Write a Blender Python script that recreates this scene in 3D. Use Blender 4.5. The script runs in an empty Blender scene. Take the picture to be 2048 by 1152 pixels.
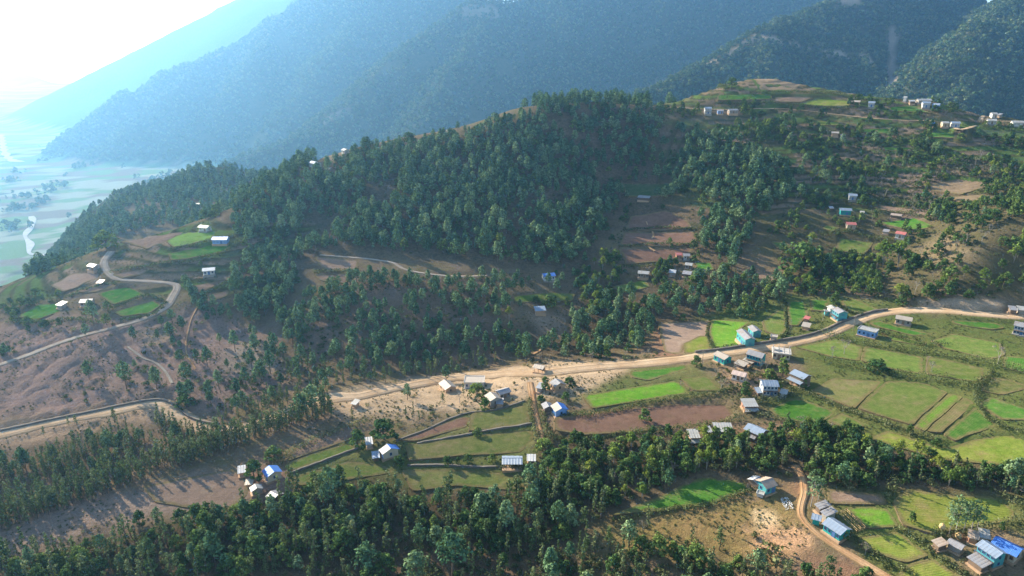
import bpy, bmesh, math, random
import numpy as np
from mathutils import Vector, geometry as mgeo

random.seed(7)
rng = np.random.default_rng(7)
SC = bpy.context.scene
COL = SC.collection

# ------------------------------------------------------------------ camera
CAM_H = 130.0
PITCH = math.radians(18.8)
FPX = 1366.0                    # focal length in pixels of a 2048 px wide picture
cam_data = bpy.data.cameras.new('camera')
cam = bpy.data.objects.new('camera', cam_data)
COL.objects.link(cam)
cam.location = (0, 0, CAM_H)
cam.rotation_euler = (math.pi / 2 - PITCH, 0, 0)
cam_data.sensor_width = 36.0
cam_data.lens = 36.0 * FPX / 2048.0
cam_data.clip_start = 1.0
cam_data.clip_end = 30000.0
SC.camera = cam

# ------------------------------------------------------------------ light
SUN_AZ = math.radians(-49.0)    # measured from +Y towards +X
SUN_EL = math.radians(24.5)
SUN_DIR = Vector((math.sin(SUN_AZ) * math.cos(SUN_EL), math.cos(SUN_AZ) * math.cos(SUN_EL), math.sin(SUN_EL)))
world = bpy.data.worlds.new('World')
SC.world = world
world.use_nodes = True
wn = world.node_tree
bg = wn.nodes['Background']
sky = wn.nodes.new('ShaderNodeTexSky')
sky.sky_type = 'NISHITA'
sky.sun_disc = False
sky.sun_elevation = SUN_EL
sky.sun_rotation = SUN_AZ
sky.altitude = 800
sky.dust_density = 0.6
wn.links.new(sky.outputs[0], bg.inputs['Color'])
bg.inputs['Strength'].default_value = 0.09
sun_data = bpy.data.lights.new('sun', 'SUN')
sun = bpy.data.objects.new('sun', sun_data)
COL.objects.link(sun)
sun_data.energy = 5.0
sun_data.angle = math.radians(0.5)
sun_data.color = (1.0, 0.88, 0.70)
sun.rotation_euler = SUN_DIR.to_track_quat('Z', 'Y').to_euler()
SC.view_settings.view_transform = 'Standard'
SC.view_settings.look = 'None'
SC.view_settings.gamma = 1.0
SC.view_settings.use_curve_mapping = False
SC.view_settings.exposure = 1.78
SC.render.engine = 'CYCLES'
cy = SC.cycles
cy.use_denoising = True
cy.denoiser = 'OPENIMAGEDENOISE'
cy.max_bounces = 5
cy.diffuse_bounces = 2
cy.glossy_bounces = 2
cy.transmission_bounces = 3
cy.transparent_max_bounces = 6
cy.volume_bounces = 1
cy.use_adaptive_sampling = False
cy.sample_clamp_indirect = 4.0

# ------------------------------------------------------------------ helpers
def tag(o, label=None, cat=None, group=None, kind=None):
    if label: o['label'] = label
    if cat: o['category'] = cat
    if group: o['group'] = group
    if kind: o['kind'] = kind
    return o

def link(o, parent=None):
    COL.objects.link(o)
    if parent is not None: o.parent = parent
    return o

def empty(name, loc=(0, 0, 0), rz=0.0):
    o = bpy.data.objects.new(name, None)
    o.empty_display_size = 0.5
    COL.objects.link(o)
    o.location = loc
    o.rotation_euler = (0, 0, rz)
    return o

class MB:
    """collects polygons and makes one mesh of them"""
    def __init__(s): s.v = []; s.f = []; s.m = []
    def poly(s, pts, mi=0):
        n = len(s.v); s.v.extend([tuple(p) for p in pts]); s.f.append(tuple(range(n, n + len(pts)))); s.m.append(mi)
    def box(s, x0, x1, y0, y1, z0, z1, mi=0):
        n = len(s.v)
        s.v += [(x0,y0,z0),(x1,y0,z0),(x1,y1,z0),(x0,y1,z0),(x0,y0,z1),(x1,y0,z1),(x1,y1,z1),(x0,y1,z1)]
        for q in ((0,3,2,1),(4,5,6,7),(0,1,5,4),(1,2,6,5),(2,3,7,6),(3,0,4,7)):
            s.f.append(tuple(n + i for i in q)); s.m.append(mi)
    def prism(s, a, b, mi=0):
        """two matching rings of points joined to a closed solid"""
        n = len(s.v); k = len(a)
        s.v += [tuple(p) for p in a] + [tuple(p) for p in b]
        s.f.append(tuple(n + i for i in reversed(range(k)))); s.m.append(mi)
        s.f.append(tuple(n + k + i for i in range(k))); s.m.append(mi)
        for i in range(k):
            j = (i + 1) % k
            s.f.append((n + i, n + j, n + k + j, n + k + i)); s.m.append(mi)
    def tube(s, p, q, r0, r1, k=6, mi=0):
        p = Vector(p); q = Vector(q); d = (q - p)
        if d.length < 1e-6: return
        d.normalize()
        a = d.orthogonal().normalized(); b = d.cross(a)
        A = []; B = []
        for i in range(k):
            t = 2 * math.pi * i / k
            w = a * math.cos(t) + b * math.sin(t)
            A.append(p + w * r0); B.append(q + w * r1)
        s.prism(A, B, mi)
    def mesh(s, name, mats):
        me = bpy.data.meshes.new(name)
        me.from_pydata(s.v, [], s.f)
        for m in (mats if isinstance(mats, (list, tuple)) else [mats]): me.materials.append(m)
        if any(s.m): me.polygons.foreach_set('material_index', s.m)
        me.update()
        return me
    def build(s, name, mats, parent=None):
        return link(bpy.data.objects.new(name, s.mesh(name, mats)), parent)

# value noise -------------------------------------------------------
_LAT = rng.random((256, 256)).astype(np.float64)
def vnoise(x, y):
    xi = np.floor(x).astype(np.int64); yi = np.floor(y).astype(np.int64)
    fx = x - xi; fy = y - yi
    fx = fx * fx * (3 - 2 * fx); fy = fy * fy * (3 - 2 * fy)
    a = _LAT[xi & 255, yi & 255]; b = _LAT[(xi + 1) & 255, yi & 255]
    c = _LAT[xi & 255, (yi + 1) & 255]; d = _LAT[(xi + 1) & 255, (yi + 1) & 255]
    return (a * (1 - fx) + b * fx) * (1 - fy) + (c * (1 - fx) + d * fx) * fy
def fbm(x, y, wl, octv=4, gain=0.5):
    s = 0.0; a = 1.0; t = 0.0
    for i in range(octv):
        s = s + a * (vnoise(x / wl + 17.3 * i, y / wl + 9.1 * i) - 0.5); t += a
        a *= gain; wl *= 0.5
    return s / t * 2.0          # about -1..1
def sstep(a, b, x):
    t = np.clip((x - a) / (b - a), 0, 1)
    return t * t * (3 - 2 * t)

# picture point -> world ray ----------------------------------------
def ray(u, v):
    u = np.asarray(u, float); v = np.asarray(v, float)
    xc = (u - 1024.0) / FPX; yc = (576.0 - v) / FPX
    cp, sp = math.cos(PITCH), math.sin(PITCH)
    return xc, cp + yc * sp, -sp + yc * cp
def at_depth(u, v, y):
    dx, dy, dz = ray(u, v)
    return dx / dy * y, y + 0 * dx, CAM_H + dz / dy * y
def at_height(u, v, z):
    dx, dy, dz = ray(u, v)
    t = (z - CAM_H) / dz
    return dx * t, dy * t, z + 0 * t
def pixel_of(x, y, z):
    cp, sp = math.cos(PITCH), math.sin(PITCH)
    zr = z - CAM_H
    depth = y * cp - zr * sp
    up = y * sp + zr * cp
    return 1024 + FPX * x / depth, 576 - FPX * up / depth, depth
# ------------------------------------------------------------------ relief
# control points: (u, v, 'z' or 'y', value)
CP = []
def cz(*pts):
    for u, v, z in pts: CP.append([float(c) for c in at_height(u, v, z)])
def cyd(*pts):
    for u, v, y in pts: CP.append([float(c) for c in at_depth(u, v, y)])
cz((0,1150,-13),(500,1150,-14),(1024,1150,-12),(1500,1150,-4),(2048,1150,2),
   (0,1000,-12),(300,1000,-11),(600,980,-8),(1024,1000,-7),(1500,1000,0),(1900,1000,4),(2048,950,7),
   (0,860,-9),(360,805,-6),(700,860,-4),(1024,860,-2),(1300,860,2),(1600,850,5),(2000,850,10),
   (200,920,-12),(700,780,-3),(1080,740,0),(1450,690,6),(1700,640,10),(1800,620,13),(2048,630,14),
   (2048,740,12),(1750,720,9),(560,780,-9),(850,705,-7),(1000,690,-6),(1200,670,-3),(1420,655,2),
   (0,725,-2),(150,680,3),(330,610,8),(200,760,-4),(450,720,-3),(550,720,-6),(0,650,2),(480,650,-1),
   (360,570,11),(440,600,8),(250,580,11),(100,620,6),(0,612,3),(330,470,25),(210,500,19),(210,540,15),(450,490,25),(100,570,9))
cz((560,650,1),(700,600,9),(700,660,2),(850,600,9),(850,650,2),(1000,650,2),(1000,600,8),(1200,640,0),(1200,560,8),(1400,570,10),(1550,600,9),
   (1500,560,12),(1700,570,15),(1880,560,22),(1950,500,35),(2040,440,48),(2048,560,24),(1850,500,27),(1740,560,15))
cyd((560,500,400),(700,500,388),(850,500,390),(1000,500,390),(1100,500,400),
    (700,400,448),(850,400,445),(1000,400,448),(1080,400,450),(700,330,505),(860,320,498),(1000,310,500),(1080,300,508),
    (600,420,440),(540,380,468),(620,330,502),(720,297,530),(860,270,548),(960,245,553),(1060,217,557),(1200,212,563),(1300,214,570),
    (1200,330,520),(1250,440,452),(1300,300,530),(1320,400,468),(1300,500,405),(1200,500,402),(1400,480,412),
    (1500,480,402),(1500,400,445),(1500,300,505),(1480,222,566),(1400,190,598),(1500,157,628),(1600,168,625),(1700,186,606),
    (1650,480,395),(1650,400,442),(1650,300,505),(1640,226,556),(1880,207,560),(1880,300,488),(1860,400,432),(1950,340,455),
    (2040,240,530),(2040,320,470),(1760,460,402),(1750,540,362),(1960,240,535))
cyd((1100,216,592),(1200,217,602),(1300,219,612),(1200,232,640),(1310,234,655))
cyd((1880,222,610),(1960,256,600),(2040,268,590),(1800,212,615))
# behind the crest and round the flanks (metres)
CP += [[x, y, z] for x, y, z in (
    (-620,1000,-210),(-450,1000,-190),(-250,1000,-150),(0,980,-110),(200,960,-70),(400,960,-70),(650,960,-60),
    (0,740,-10),(120,740,30),(240,760,50),(400,760,55),(650,720,70),(-120,700,-10),
    (-700,420,-200),(-560,420,-120),(-480,330,-60),(-700,700,-215),(-560,700,-150),
    (-380,430,-35),(-330,480,-20),(-420,560,-80),(-300,560,-12),(-230,500,3),
    (520,560,76),(600,400,60),(620,250,30),(620,100,10),(350,60,0),(0,60,-12),(-350,60,-18),(-600,150,-25),(-600,0,-25),(0,-60,-10),(500,-60,0),
    (-420,250,-20),(-470,160,-20))]
cyd((430,335,770),(380,370,720),(300,385,760),(210,400,790),(470,345,760),(330,440,600),(250,440,620),(160,470,640),(120,520,560))
CPA = np.array(CP)
def tps_fit(P, lam=60.0):
    n = len(P); X = P[:, :2] / 100.0
    r2 = ((X[:, None] - X[None]) ** 2).sum(-1)
    K = np.where(r2 > 0, 0.5 * r2 * np.log(np.maximum(r2, 1e-12)), 0.0)
    Q = np.c_[np.ones(n), X]
    A = np.zeros((n + 3, n + 3))
    A[:n, :n] = K + np.eye(n) * lam / 10000.0
    A[:n, n:] = Q; A[n:, :n] = Q.T
    return np.linalg.solve(A, np.r_[P[:, 2], 0, 0, 0])
TPW = tps_fit(CPA)
def tps_eval(x, y):
    X = np.c_[x.ravel(), y.ravel()] / 100.0
    out = np.zeros(len(X)); C = CPA[:, :2] / 100.0
    for s in range(0, len(X), 20000):
        d = X[s:s + 20000]
        r2 = ((d[:, None] - C[None]) ** 2).sum(-1)
        out[s:s + 20000] = np.where(r2 > 0, 0.5 * r2 * np.log(np.maximum(r2, 1e-12)), 0) @ TPW[:-3] + TPW[-3] + d @ TPW[-2:]
    return out.reshape(x.shape)
GX0, GX1, GY0, GY1, GS = -760.0, 760.0, -80.0, 1040.0, 6.0
gx = np.arange(GX0, GX1 + .1, GS); gy = np.arange(GY0, GY1 + .1, GS)
NEARG = tps_eval(*np.meshgrid(gx, gy, indexing='ij'))
def near_z(x, y):
    fx = np.clip((x - GX0) / GS, 1, len(gx) - 3.001); fy = np.clip((y - GY0) / GS, 1, len(gy) - 3.001)
    i = fx.astype(int); j = fy.astype(int); a = fx - i; b = fy - j
    def w(t): return (-.5*t+t*t-.5*t**3, 1-2.5*t*t+1.5*t**3, .5*t+2*t*t-1.5*t**3, -.5*t*t+.5*t**3)
    wa = w(a); wb = w(b); s = 0
    for p in range(4):
        for q in range(4):
            s = s + wa[p] * wb[q] * NEARG[i + p - 1, j + q - 1]
    # let it drop away outside its own ground
    out = np.maximum(np.maximum(GX0 + 30 - x, x - GX1 + 30), np.maximum(y - GY1 + 60, 0))
    return s - 0.6 * np.maximum(out, 0)

FLOOR = -220.0
RSC = dict(a=1.5, b=1.28, c=1.42, d=1.42, e=1.42)
# far ridges: crest points (u, v, distance), slope towards the viewer, slope behind
RIDGES = [
  # name, crest points, front slope
  ('a', [(-120,215,6400),(0,140,6200),(60,150,6000),(140,178,5600),(195,160,5200),(290,128,4700),(400,60,4400),(480,0,3900),(560,-40,3300),(700,-50,3000)], 0.50),
  ('b', [(35,345,1900),(60,322,1930),(150,262,2000),(250,186,2080),(330,148,2150),(380,130,2200),(480,92,2350),(560,28,2450),(640,-25,2450),(760,-45,2400),(900,-45,2400)], 0.80),
  ('c', [(470,325,1280),(560,292,1330),(640,250,1390),(700,205,1440),(760,135,1520),(830,72,1600),(890,35,1680),(940,8,1740),(1010,4,1790),(1100,-40,1880),(1300,-50,1900),(1600,-50,1950)], 0.80),
  ('d', [(1270,200,960),(1340,160,1000),(1400,126,1040),(1450,98,1080),(1510,66,1130),(1570,42,1180),(1640,10,1240),(1720,-35,1310),(1850,-60,1380)], 0.72),
  ('e', [(1830,262,800),(1850,215,850),(1890,140,930),(1940,75,1010),(2000,18,1090),(2080,-40,1180),(2200,-60,1250)], 0.74),
]
RPTS = []
for nm, pts, sl in RIDGES:
    RPTS.append((nm, np.array([[float(c) for c in at_depth(u, v, y * RSC[nm])] for u, v, y in pts]), sl))
def far_z(x, y):
    wx = x + 40 * fbm(x, y, 300.0, 3); wy = y + 40 * fbm(x + 900, y - 500, 260.0, 3)
    best = np.full(x.shape, FLOOR)
    for nm, P, sl in RPTS:
        zr = np.full(x.shape, -1e9)
        for i in range(len(P) - 1):
            a = P[i]; b = P[i + 1]; d = b[:2] - a[:2]
            t = np.clip(((wx - a[0]) * d[0] + (wy - a[1]) * d[1]) / (d @ d), 0, 1)
            dist = np.hypot(x - a[0] - t * d[0], y - a[1] - t * d[1])
            h = a[2] + (b[2] - a[2]) * t
            zz = h - sl * np.maximum(np.sqrt(dist * dist + 400.0) - 20.0, 0)
            zr = np.maximum(zr, zz)
        k = 10.0
        m = np.maximum(best, zr)
        best = m + np.log(np.exp((best - m) / k) + np.exp((zr - m) / k)) * k
    up = sstep(FLOOR + 5, FLOOR + 70, best)
    rdg = np.abs(fbm(x, y, 460.0, 4)) * -46 + fbm(x - 300, y, 90.0, 3) * 11
    return best + up * (rdg + 6.0)
def far_ground_at(pts, y0=640.0, y1=5200.0):
    """where rays of picture points meet the far mountains"""
    out = []
    for u, v in pts:
        dx, dy, dz = ray(u, v); ys = np.arange(y0, y1, 6.0); X = dx / dy * ys
        hit = (CAM_H + dz / dy * ys) <= far_z(X, ys)
        k = int(hit.argmax()) if hit.any() else len(ys) - 1
        out.append((float(X[k]), float(ys[k])))
    return np.array(out)
# spurs that come down from the crests: (u, v, metres in front of the plain slope)
SPURS = [
 ([(985,4,10),(955,60,70),(915,120,110),(880,180,120),(845,240,110),(815,300,60)], .85),
 ([(1130,-10,10),(1120,60,50),(1095,120,70),(1060,180,50)], .8),
 ([(1330,-10,10),(1310,70,60),(1270,140,50)], .8),
 ([(560,40,20),(520,110,90),(470,170,110),(410,230,110),(350,290,70)], .85),
 ([(720,-10,20),(690,70,80),(640,140,90),(590,210,50)], .8),
 ([(420,118,20),(350,180,70),(270,240,70),(190,300,40)], .85),
 ([(1545,58,10),(1530,110,45),(1520,150,50),(1515,190,30)], .9),
 ([(1640,20,10),(1632,90,45),(1640,150,55),(1655,200,30)], .9),
 ([(1730,-10,10),(1722,70,40),(1728,140,50),(1745,210,30)], .9),
 ([(1450,100,8),(1432,140,30),(1425,175,20)], .9),
 ([(1960,60,10),(1935,120,40),(1925,190,40)], .9),
 ([(2040,20,10),(2010,110,45),(1995,190,40)], .9),
]
_sp = []
for pts, sl in SPURS:
    g = far_ground_at([(p[0], p[1]) for p in pts], 900.0)
    _sp.append(('s', np.array([[float(c) for c in at_depth(p[0], p[1], yy - p[2])] for p, (xx, yy) in zip(pts, g)]), sl))
RPTS += _sp
def terrace(x, y, z):
    """old contour terraces: (weight, index, place within the step 0..1)"""
    w = sstep(95, 150, x + 14 * fbm(x, y, 60., 2)) * sstep(415, 440, y) * sstep(680, 655, y)
    w = np.maximum(w, sstep(-118, -135, x) * sstep(338, 350, y) * sstep(440, 420, y) * sstep(-330, -290, x))
    q = (z + 1.6 * fbm(x, y, 55.0, 2)) / 2.3
    i = np.floor(q)
    return w * sstep(-.75, -.3, fbm(x + 31, y + 7, 45.0, 2)), i, q - i
def base_z(x, y):
    x = np.asarray(x, float); y = np.asarray(y, float)
    zn = near_z(x, y); zf = far_z(x, y)
    u, v, dep = pixel_of(x, y, zn)
    slope_amp = sstep(330, 430, y) * 1.6
    zn = zn + fbm(x + 5, y - 9, 7.0, 3) * .35 * sstep(-90, -150, x) * sstep(230, 250, y) * sstep(560, 500, y)
    zn = zn + fbm(x, y, 26.0, 4) * (0.25 + slope_amp) * sstep(1100, 900, y)
    tw, ti, tf = terrace(x, y, zn)
    zn = zn + tw * 2.3 * (np.clip((tf - .62) / .38, 0, 1) - tf) * .9
    # eroded ground left of the creek
    bad = sstep(-120, -160, x + 0.12 * (y - 260)) * sstep(228, 246, y) * sstep(345, 310, y)
    g = np.abs(fbm(x * 1.0 + 40 + 4 * fbm(x, y, 20., 2), y * 0.6, 11.0, 4, .6))
    zn = zn - bad * (np.clip(0.55 - g * 2.2, 0, 1) * 1.9 - 0.3)
    # dug hollow beside the village path
    zn = zn + sstep(16, 8, np.hypot(x - 68, y - 157)) * (np.abs(fbm(x, y, 6.0, 3)) * -2.2 + .4)
    k = 4.0
    m = np.maximum(zn, zf)
    z = m + np.log(np.exp((zn - m) / k) + np.exp((zf - m) / k)) * k
    return np.where(y < 420, np.where(x > -500, zn, z), z)

# a fine look-up sheet for the near ground, so that rays can be cast quickly
LX0, LX1, LY0, LY1, LS = -700.0, 700.0, 60.0, 1000.0, 2.0
lx = np.arange(LX0, LX1 + .1, LS); ly = np.arange(LY0, LY1 + .1, LS)
LUT = base_z(*np.meshgrid(lx, ly, indexing='ij'))
def lut_z(x, y):
    fx = np.clip((x - LX0) / LS, 0, len(lx) - 1.001); fy = np.clip((y - LY0) / LS, 0, len(ly) - 1.001)
    i = fx.astype(int); j = fy.astype(int); a = fx - i; b = fy - j
    return (LUT[i, j] * (1 - a) + LUT[i + 1, j] * a) * (1 - b) + (LUT[i, j + 1] * (1 - a) + LUT[i + 1, j + 1] * a) * b
def ground_at(u, v, h=0.0, ymax=990.0):
    """world points where the rays of picture points meet the near ground raised by h"""
    u = np.atleast_1d(np.asarray(u, float)); v = np.atleast_1d(np.asarray(v, float))
    dx, dy, dz = ray(u, v)
    ys = np.arange(90.0, ymax, 1.5)
    X = (dx / dy)[:, None] * ys; Z = CAM_H + (dz / dy)[:, None] * ys
    G = lut_z(X, np.broadcast_to(ys, X.shape)) + h
    below = Z <= G
    k = np.where(below.any(1), below.argmax(1), len(ys) - 1)
    k = np.maximum(k, 1); r = np.arange(len(u))
    d0 = Z[r, k - 1] - G[r, k - 1]; d1 = Z[r, k] - G[r, k]
    t = np.clip(d0 / np.maximum(d0 - d1, 1e-6), 0, 1)
    y = ys[k - 1] + t * 1.5
    x = dx / dy * y
    return np.c_[x, y, lut_z(x, y)]

def far_ground_at(pts, y0=640.0, y1=5200.0):
    """where rays of picture points meet the far mountains"""
    out = []
    for u, v in pts:
        dx, dy, dz = ray(u, v); ys = np.arange(y0, y1, 6.0); X = dx / dy * ys
        hit = (CAM_H + dz / dy * ys) <= base_z(X, ys)
        k = int(hit.argmax()) if hit.any() else len(ys) - 1
        out.append((float(X[k]), float(ys[k])))
    return np.array(out)
# ------------------------------------------------------------------ fields and roads drawn in picture points
# every outline is cast on to the relief and becomes a level terrace at its own place
FIELDS = [  # kind, level (0 flat .. 1 as the slope), outline
 ('bright',.5,[(1423,642),(1501,642),(1478,661),(1482,689),(1426,698),(1419,672)]),
 ('yellow',.5,[(1369,706),(1367,689),(1400,673),(1418,674),(1424,699)]),
 ('pale',.6,[(1316,650),(1421,640),(1417,671),(1370,688),(1362,708),(1330,705)]),
 ('green',.5,[(1576,600),(1612,599),(1617,630),(1596,654),(1576,654)]),
 ('dull',.5,[(1525,644),(1573,606),(1573,658),(1562,673),(1529,665)]),
 ('green',.5,[(1622,597),(1662,599),(1650,623),(1622,623)]),
 ('dull',.5,[(1681,602),(1713,595),(1761,620),(1726,628),(1695,623)]),
 ('green',.5,[(1737,646),(1758,641),(1790,652),(1869,668),(1827,672),(1758,656)]),
 ('green',.5,[(1904,640),(1990,644),(2009,656),(1983,661),(1938,654),(1907,646)]),
 ('dull',.5,[(1759,664),(1792,673),(1856,683),(1846,692),(1782,682)]),
 ('dull',.5,[(1860,682),(1904,667),(2001,686),(2011,710),(1980,719),(1890,698)]),
 ('dull',.5,[(1590,696),(1674,676),(1725,692),(1719,722),(1660,714)]),
 ('dull',.5,[(1728,693),(1845,712),(1848,748),(1775,738),(1722,723)]),
 ('dull',.5,[(1852,712),(1970,736),(1959,766),(1855,750)]),
 ('green',.5,[(2008,712),(2060,718),(2060,747),(2004,734)]),
 ('olive',.5,[(1964,752),(2018,759),(2060,774),(2006,791),(1963,784)]),
 ('olive',.6,[(1622,782),(1667,757),(1768,760),(1708,819)]),
 ('dull',.6,[(1714,820),(1772,762),(1848,763),(1896,782),(1825,852)]),
 ('bright',.6,[(1827,854),(1898,784),(1926,791),(1848,866)]),
 ('olive',.6,[(1851,866),(1928,791),(1949,804),(1883,868)]),
 ('green',.6,[(1885,871),(1951,811),(1997,849),(1910,884)]),
 ('green',.5,[(1961,804),(1985,793),(2060,820),(2060,840),(2008,842),(1966,818)]),
 ('yellow',.7,[(1737,880),(1775,861),(1862,890),(1897,894),(2008,863),(2060,877),(2060,936),(1869,920),(1817,902)]),
 ('green',.5,[(1537,820),(1591,792),(1672,821),(1650,841),(1622,849),(1556,837)]),
 ('dull',.5,[(1655,842),(1682,823),(1730,848),(1716,863),(1678,853)]),
 ('yellow',.6,[(1782,1004),(1810,976),(1879,985),(1990,990),(2030,1016),(2030,1040),(1904,1062),(1862,1071),(1803,1054)]),
 ('bright',.5,[(1690,1013),(1773,1012),(1798,1055),(1733,1060)]),
 ('yellow',.5,[(1713,1075),(1796,1061),(1860,1110),(1810,1128),(1723,1101)]),
 ('yellow',.5,[(1811,1131),(1863,1113),(1917,1146),(1900,1175),(1780,1170)]),
 ('green',.6,[(1223,1040),(1317,995),(1403,950),(1490,957),(1500,975),(1421,1009),(1317,1026)]),
 ('brown',.6,[(1654,978),(1768,988),(1772,1009),(1660,1009)]),
 ('bright',.5,[(1164,795),(1270,774),(1351,758),(1386,782),(1285,801),(1185,821)]),
 ('green',.5,[(1257,746),(1370,729),(1375,736),(1297,762),(1262,757)]),
 ('dull',.5,[(1387,782),(1358,757),(1414,752),(1445,781)]),
 ('plough',.5,[(1110,842),(1188,826),(1344,803),(1456,801),(1469,825),(1442,842),(1317,860),(1164,877),(1110,868)]),
 ('plough',.5,[(794,882),(921,832),(940,834),(935,853),(834,884)]),
 ('olive',.5,[(942,829),(1053,806),(1063,848),(938,866)]),
 ('olive',.5,[(813,893),(938,872),(1065,853),(1067,880),(1042,903),(942,913),(817,926)]),
 ('olive',.6,[(803,940),(879,938),(1004,944),(1074,960),(1025,981),(914,972),(824,986)]),
 ('dull',.6,[(570,931),(636,903),(699,884),(723,901),(581,945)]),
 ('dull',.6,[(584,957),(695,921),(760,925),(792,943),(699,960),(594,974)]),
 ('brown',.7,[(594,889),(695,848),(723,858),(699,880),(574,926)]),
 ('pale',.8,[(285,974),(469,935),(492,955),(500,985),(451,1028),(312,1007)]),
 ('green',.5,[(196,587),(257,570),(291,590),(226,613)]),
 ('green',.5,[(226,625),(306,597),(321,609),(302,628),(243,636)]),
 ('bright2',.5,[(333,484),(375,463),(436,459),(422,479),(347,499)]),
 ('green',.5,[(337,508),(427,484),(467,484),(448,502),(375,523),(344,526)]),
 ('brown',.6,[(240,479),(375,460),(345,475),(295,500)]),
 ('brown',.6,[(222,549),(302,535),(283,550),(243,559)]),
 ('pale',.6,[(101,576),(146,545),(200,541),(203,551),(128,587)]),
 ('brown',.6,[(139,590),(205,559),(236,567),(194,585)]),
 ('green',.6,[(35,637),(76,608),(139,602),(120,622),(73,644)]),
 ('brown',.6,[(375,574),(451,556),(458,564),(396,588)]),
 ('brown',.6,[(410,597),(458,575),(455,592),(413,609)]),
 ('brown',.8,[(628,512),(690,518),(716,519),(715,542),(660,545),(640,535)]),
 ('brown',.8,[(625,548),(660,548),(712,546),(690,568),(640,562)]),
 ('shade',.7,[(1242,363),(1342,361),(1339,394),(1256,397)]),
 ('plough',.8,[(1262,432),(1335,417),(1375,440),(1384,456),(1250,462)]),
 ('plough',.8,[(1249,464),(1385,459),(1396,488),(1240,492)]),
 ('plough',.8,[(1238,495),(1396,491),(1352,524),(1252,531)]),
 ('dull',.7,[(1224,574),(1290,556),(1300,574),(1249,588)]),
 ('dull',.6,[(1678,469),(1747,483),(1730,513),(1671,503)]),
 ('green',.6,[(1751,486),(1815,483),(1808,498),(1744,501)]),
 ('green',.6,[(1754,446),(1831,432),(1872,449),(1834,462),(1782,456)]),
 ('green',.6,[(1542,483),(1570,483),(1586,495),(1553,498)]),
 ('dull',.6,[(1650,448),(1681,455),(1664,465),(1645,458)]),
 ('brown',.7,[(1758,406),(1827,417),(1817,428),(1761,421)]),
 ('brown',.7,[(1506,538),(1532,545),(1575,550),(1572,564),(1515,571)]),
 ('green',.6,[(1390,524),(1423,524),(1428,541),(1393,541)]),
 ('dry',1.0,[(1393,181),(1452,172),(1487,158),(1535,155),(1591,164),(1674,172),(1690,182),(1591,183),(1522,180)]),
 ('green',.6,[(1435,190),(1466,185),(1542,187),(1545,201),(1435,204)]),
 ('brown',.6,[(1549,192),(1633,194),(1598,207),(1549,205)]),
 ('yellow',.6,[(1591,208),(1636,195),(1697,199),(1700,214),(1636,215)]),
 ('green',.7,[(1779,213),(1824,210),(1862,228),(1779,222)]),
 ('green',.7,[(1716,258),(1782,254),(1779,270),(1726,267)]),
 ('green',.7,[(1838,264),(1893,260),(1935,281),(1845,278)]),
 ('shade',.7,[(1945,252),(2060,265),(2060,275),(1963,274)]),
 ('green',.7,[(1765,293),(1834,293),(1820,302),(1768,302)]),
 ('dull',.7,[(1626,241),(1681,241),(1674,252),(1636,252)]),
 ('dry',.7,[(1845,373),(1921,353),(2004,366),(1924,391),(1862,385)]),
 ('dry',.7,[(1900,395),(1960,388),(1990,396),(1930,408)]),
 ('green',.7,[(645,352),(700,345),(705,356),(650,362)]),
 ('dry',.8,[(640,318),(690,302),(712,312),(668,328)]),
 ('dull',.7,[(1023,590),(1100,584),(1150,588),(1145,604),(1030,606)]),
]
ROADS = [  # name, width, points
 ('dirt_road', 7.6, [(-60,885),(0,868),(100,848),(200,826),(290,806),(326,806),(348,822),(372,842),(405,856),(450,862),(520,848),(600,815),(660,795),(720,788),(790,775),(900,760),(1000,750),(1080,743),(1200,734),(1300,726),(1380,716),(1450,704),(1530,694),(1600,682),(1650,668),(1690,650),(1740,632),(1800,621),(1870,619),(1960,627),(2080,636)]),
 ('gravel_road', 4.6, [(-50,752),(0,732),(60,707),(150,676),(240,650),(300,634),(330,614),(346,592),(354,574),(345,566),(300,562),(240,560),(217,545),(208,525),(222,500)]),
 ('hill_track', 2.2, [(640,511),(700,514),(760,520),(788,525),(810,540),(860,549),(920,553),(975,552)]),
 ('ridge_road', 3.6, [(1285,213),(1340,214),(1400,217),(1480,218),(1560,217),(1600,219),(1640,224),(1690,231),(1760,238),(1840,241),(1900,240),(1960,238),(2060,240)]),
 ('village_path', 2.6, [(1590,928),(1606,955),(1609,985),(1603,1010),(1603,1034),(1625,1062),(1660,1088),(1700,1112),(1760,1146),(1800,1170)]),
 ('hedged_lane', 2.6, [(1060,765),(1066,800),(1074,840),(1084,880)]),
 ('gully_track', 1.5, [(255,690),(285,715),(312,728),(332,745),(345,768)]),
 ('trail', .9, [(400,600),(380,650),(372,700),(392,740)]),
 ('trail', 1.4, [(1057,660),(1078,680),(1083,700),(1065,712)]),
 ('trail', 1.4, [(1290,425),(1295,450),(1307,470),(1296,490),(1310,505)]),
]
def in_poly(px, py, poly):
    r = np.zeros(px.shape, bool); n = len(poly)
    for i in range(n):
        x0, y0 = poly[i][0], poly[i][1]; x1, y1 = poly[i - 1][0], poly[i - 1][1]
        if y0 == y1: continue
        c = ((y0 > py) != (y1 > py)) & (px < (x1 - x0) * (py - y0) / (y1 - y0) + x0)
        r ^= c
    return r
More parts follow.
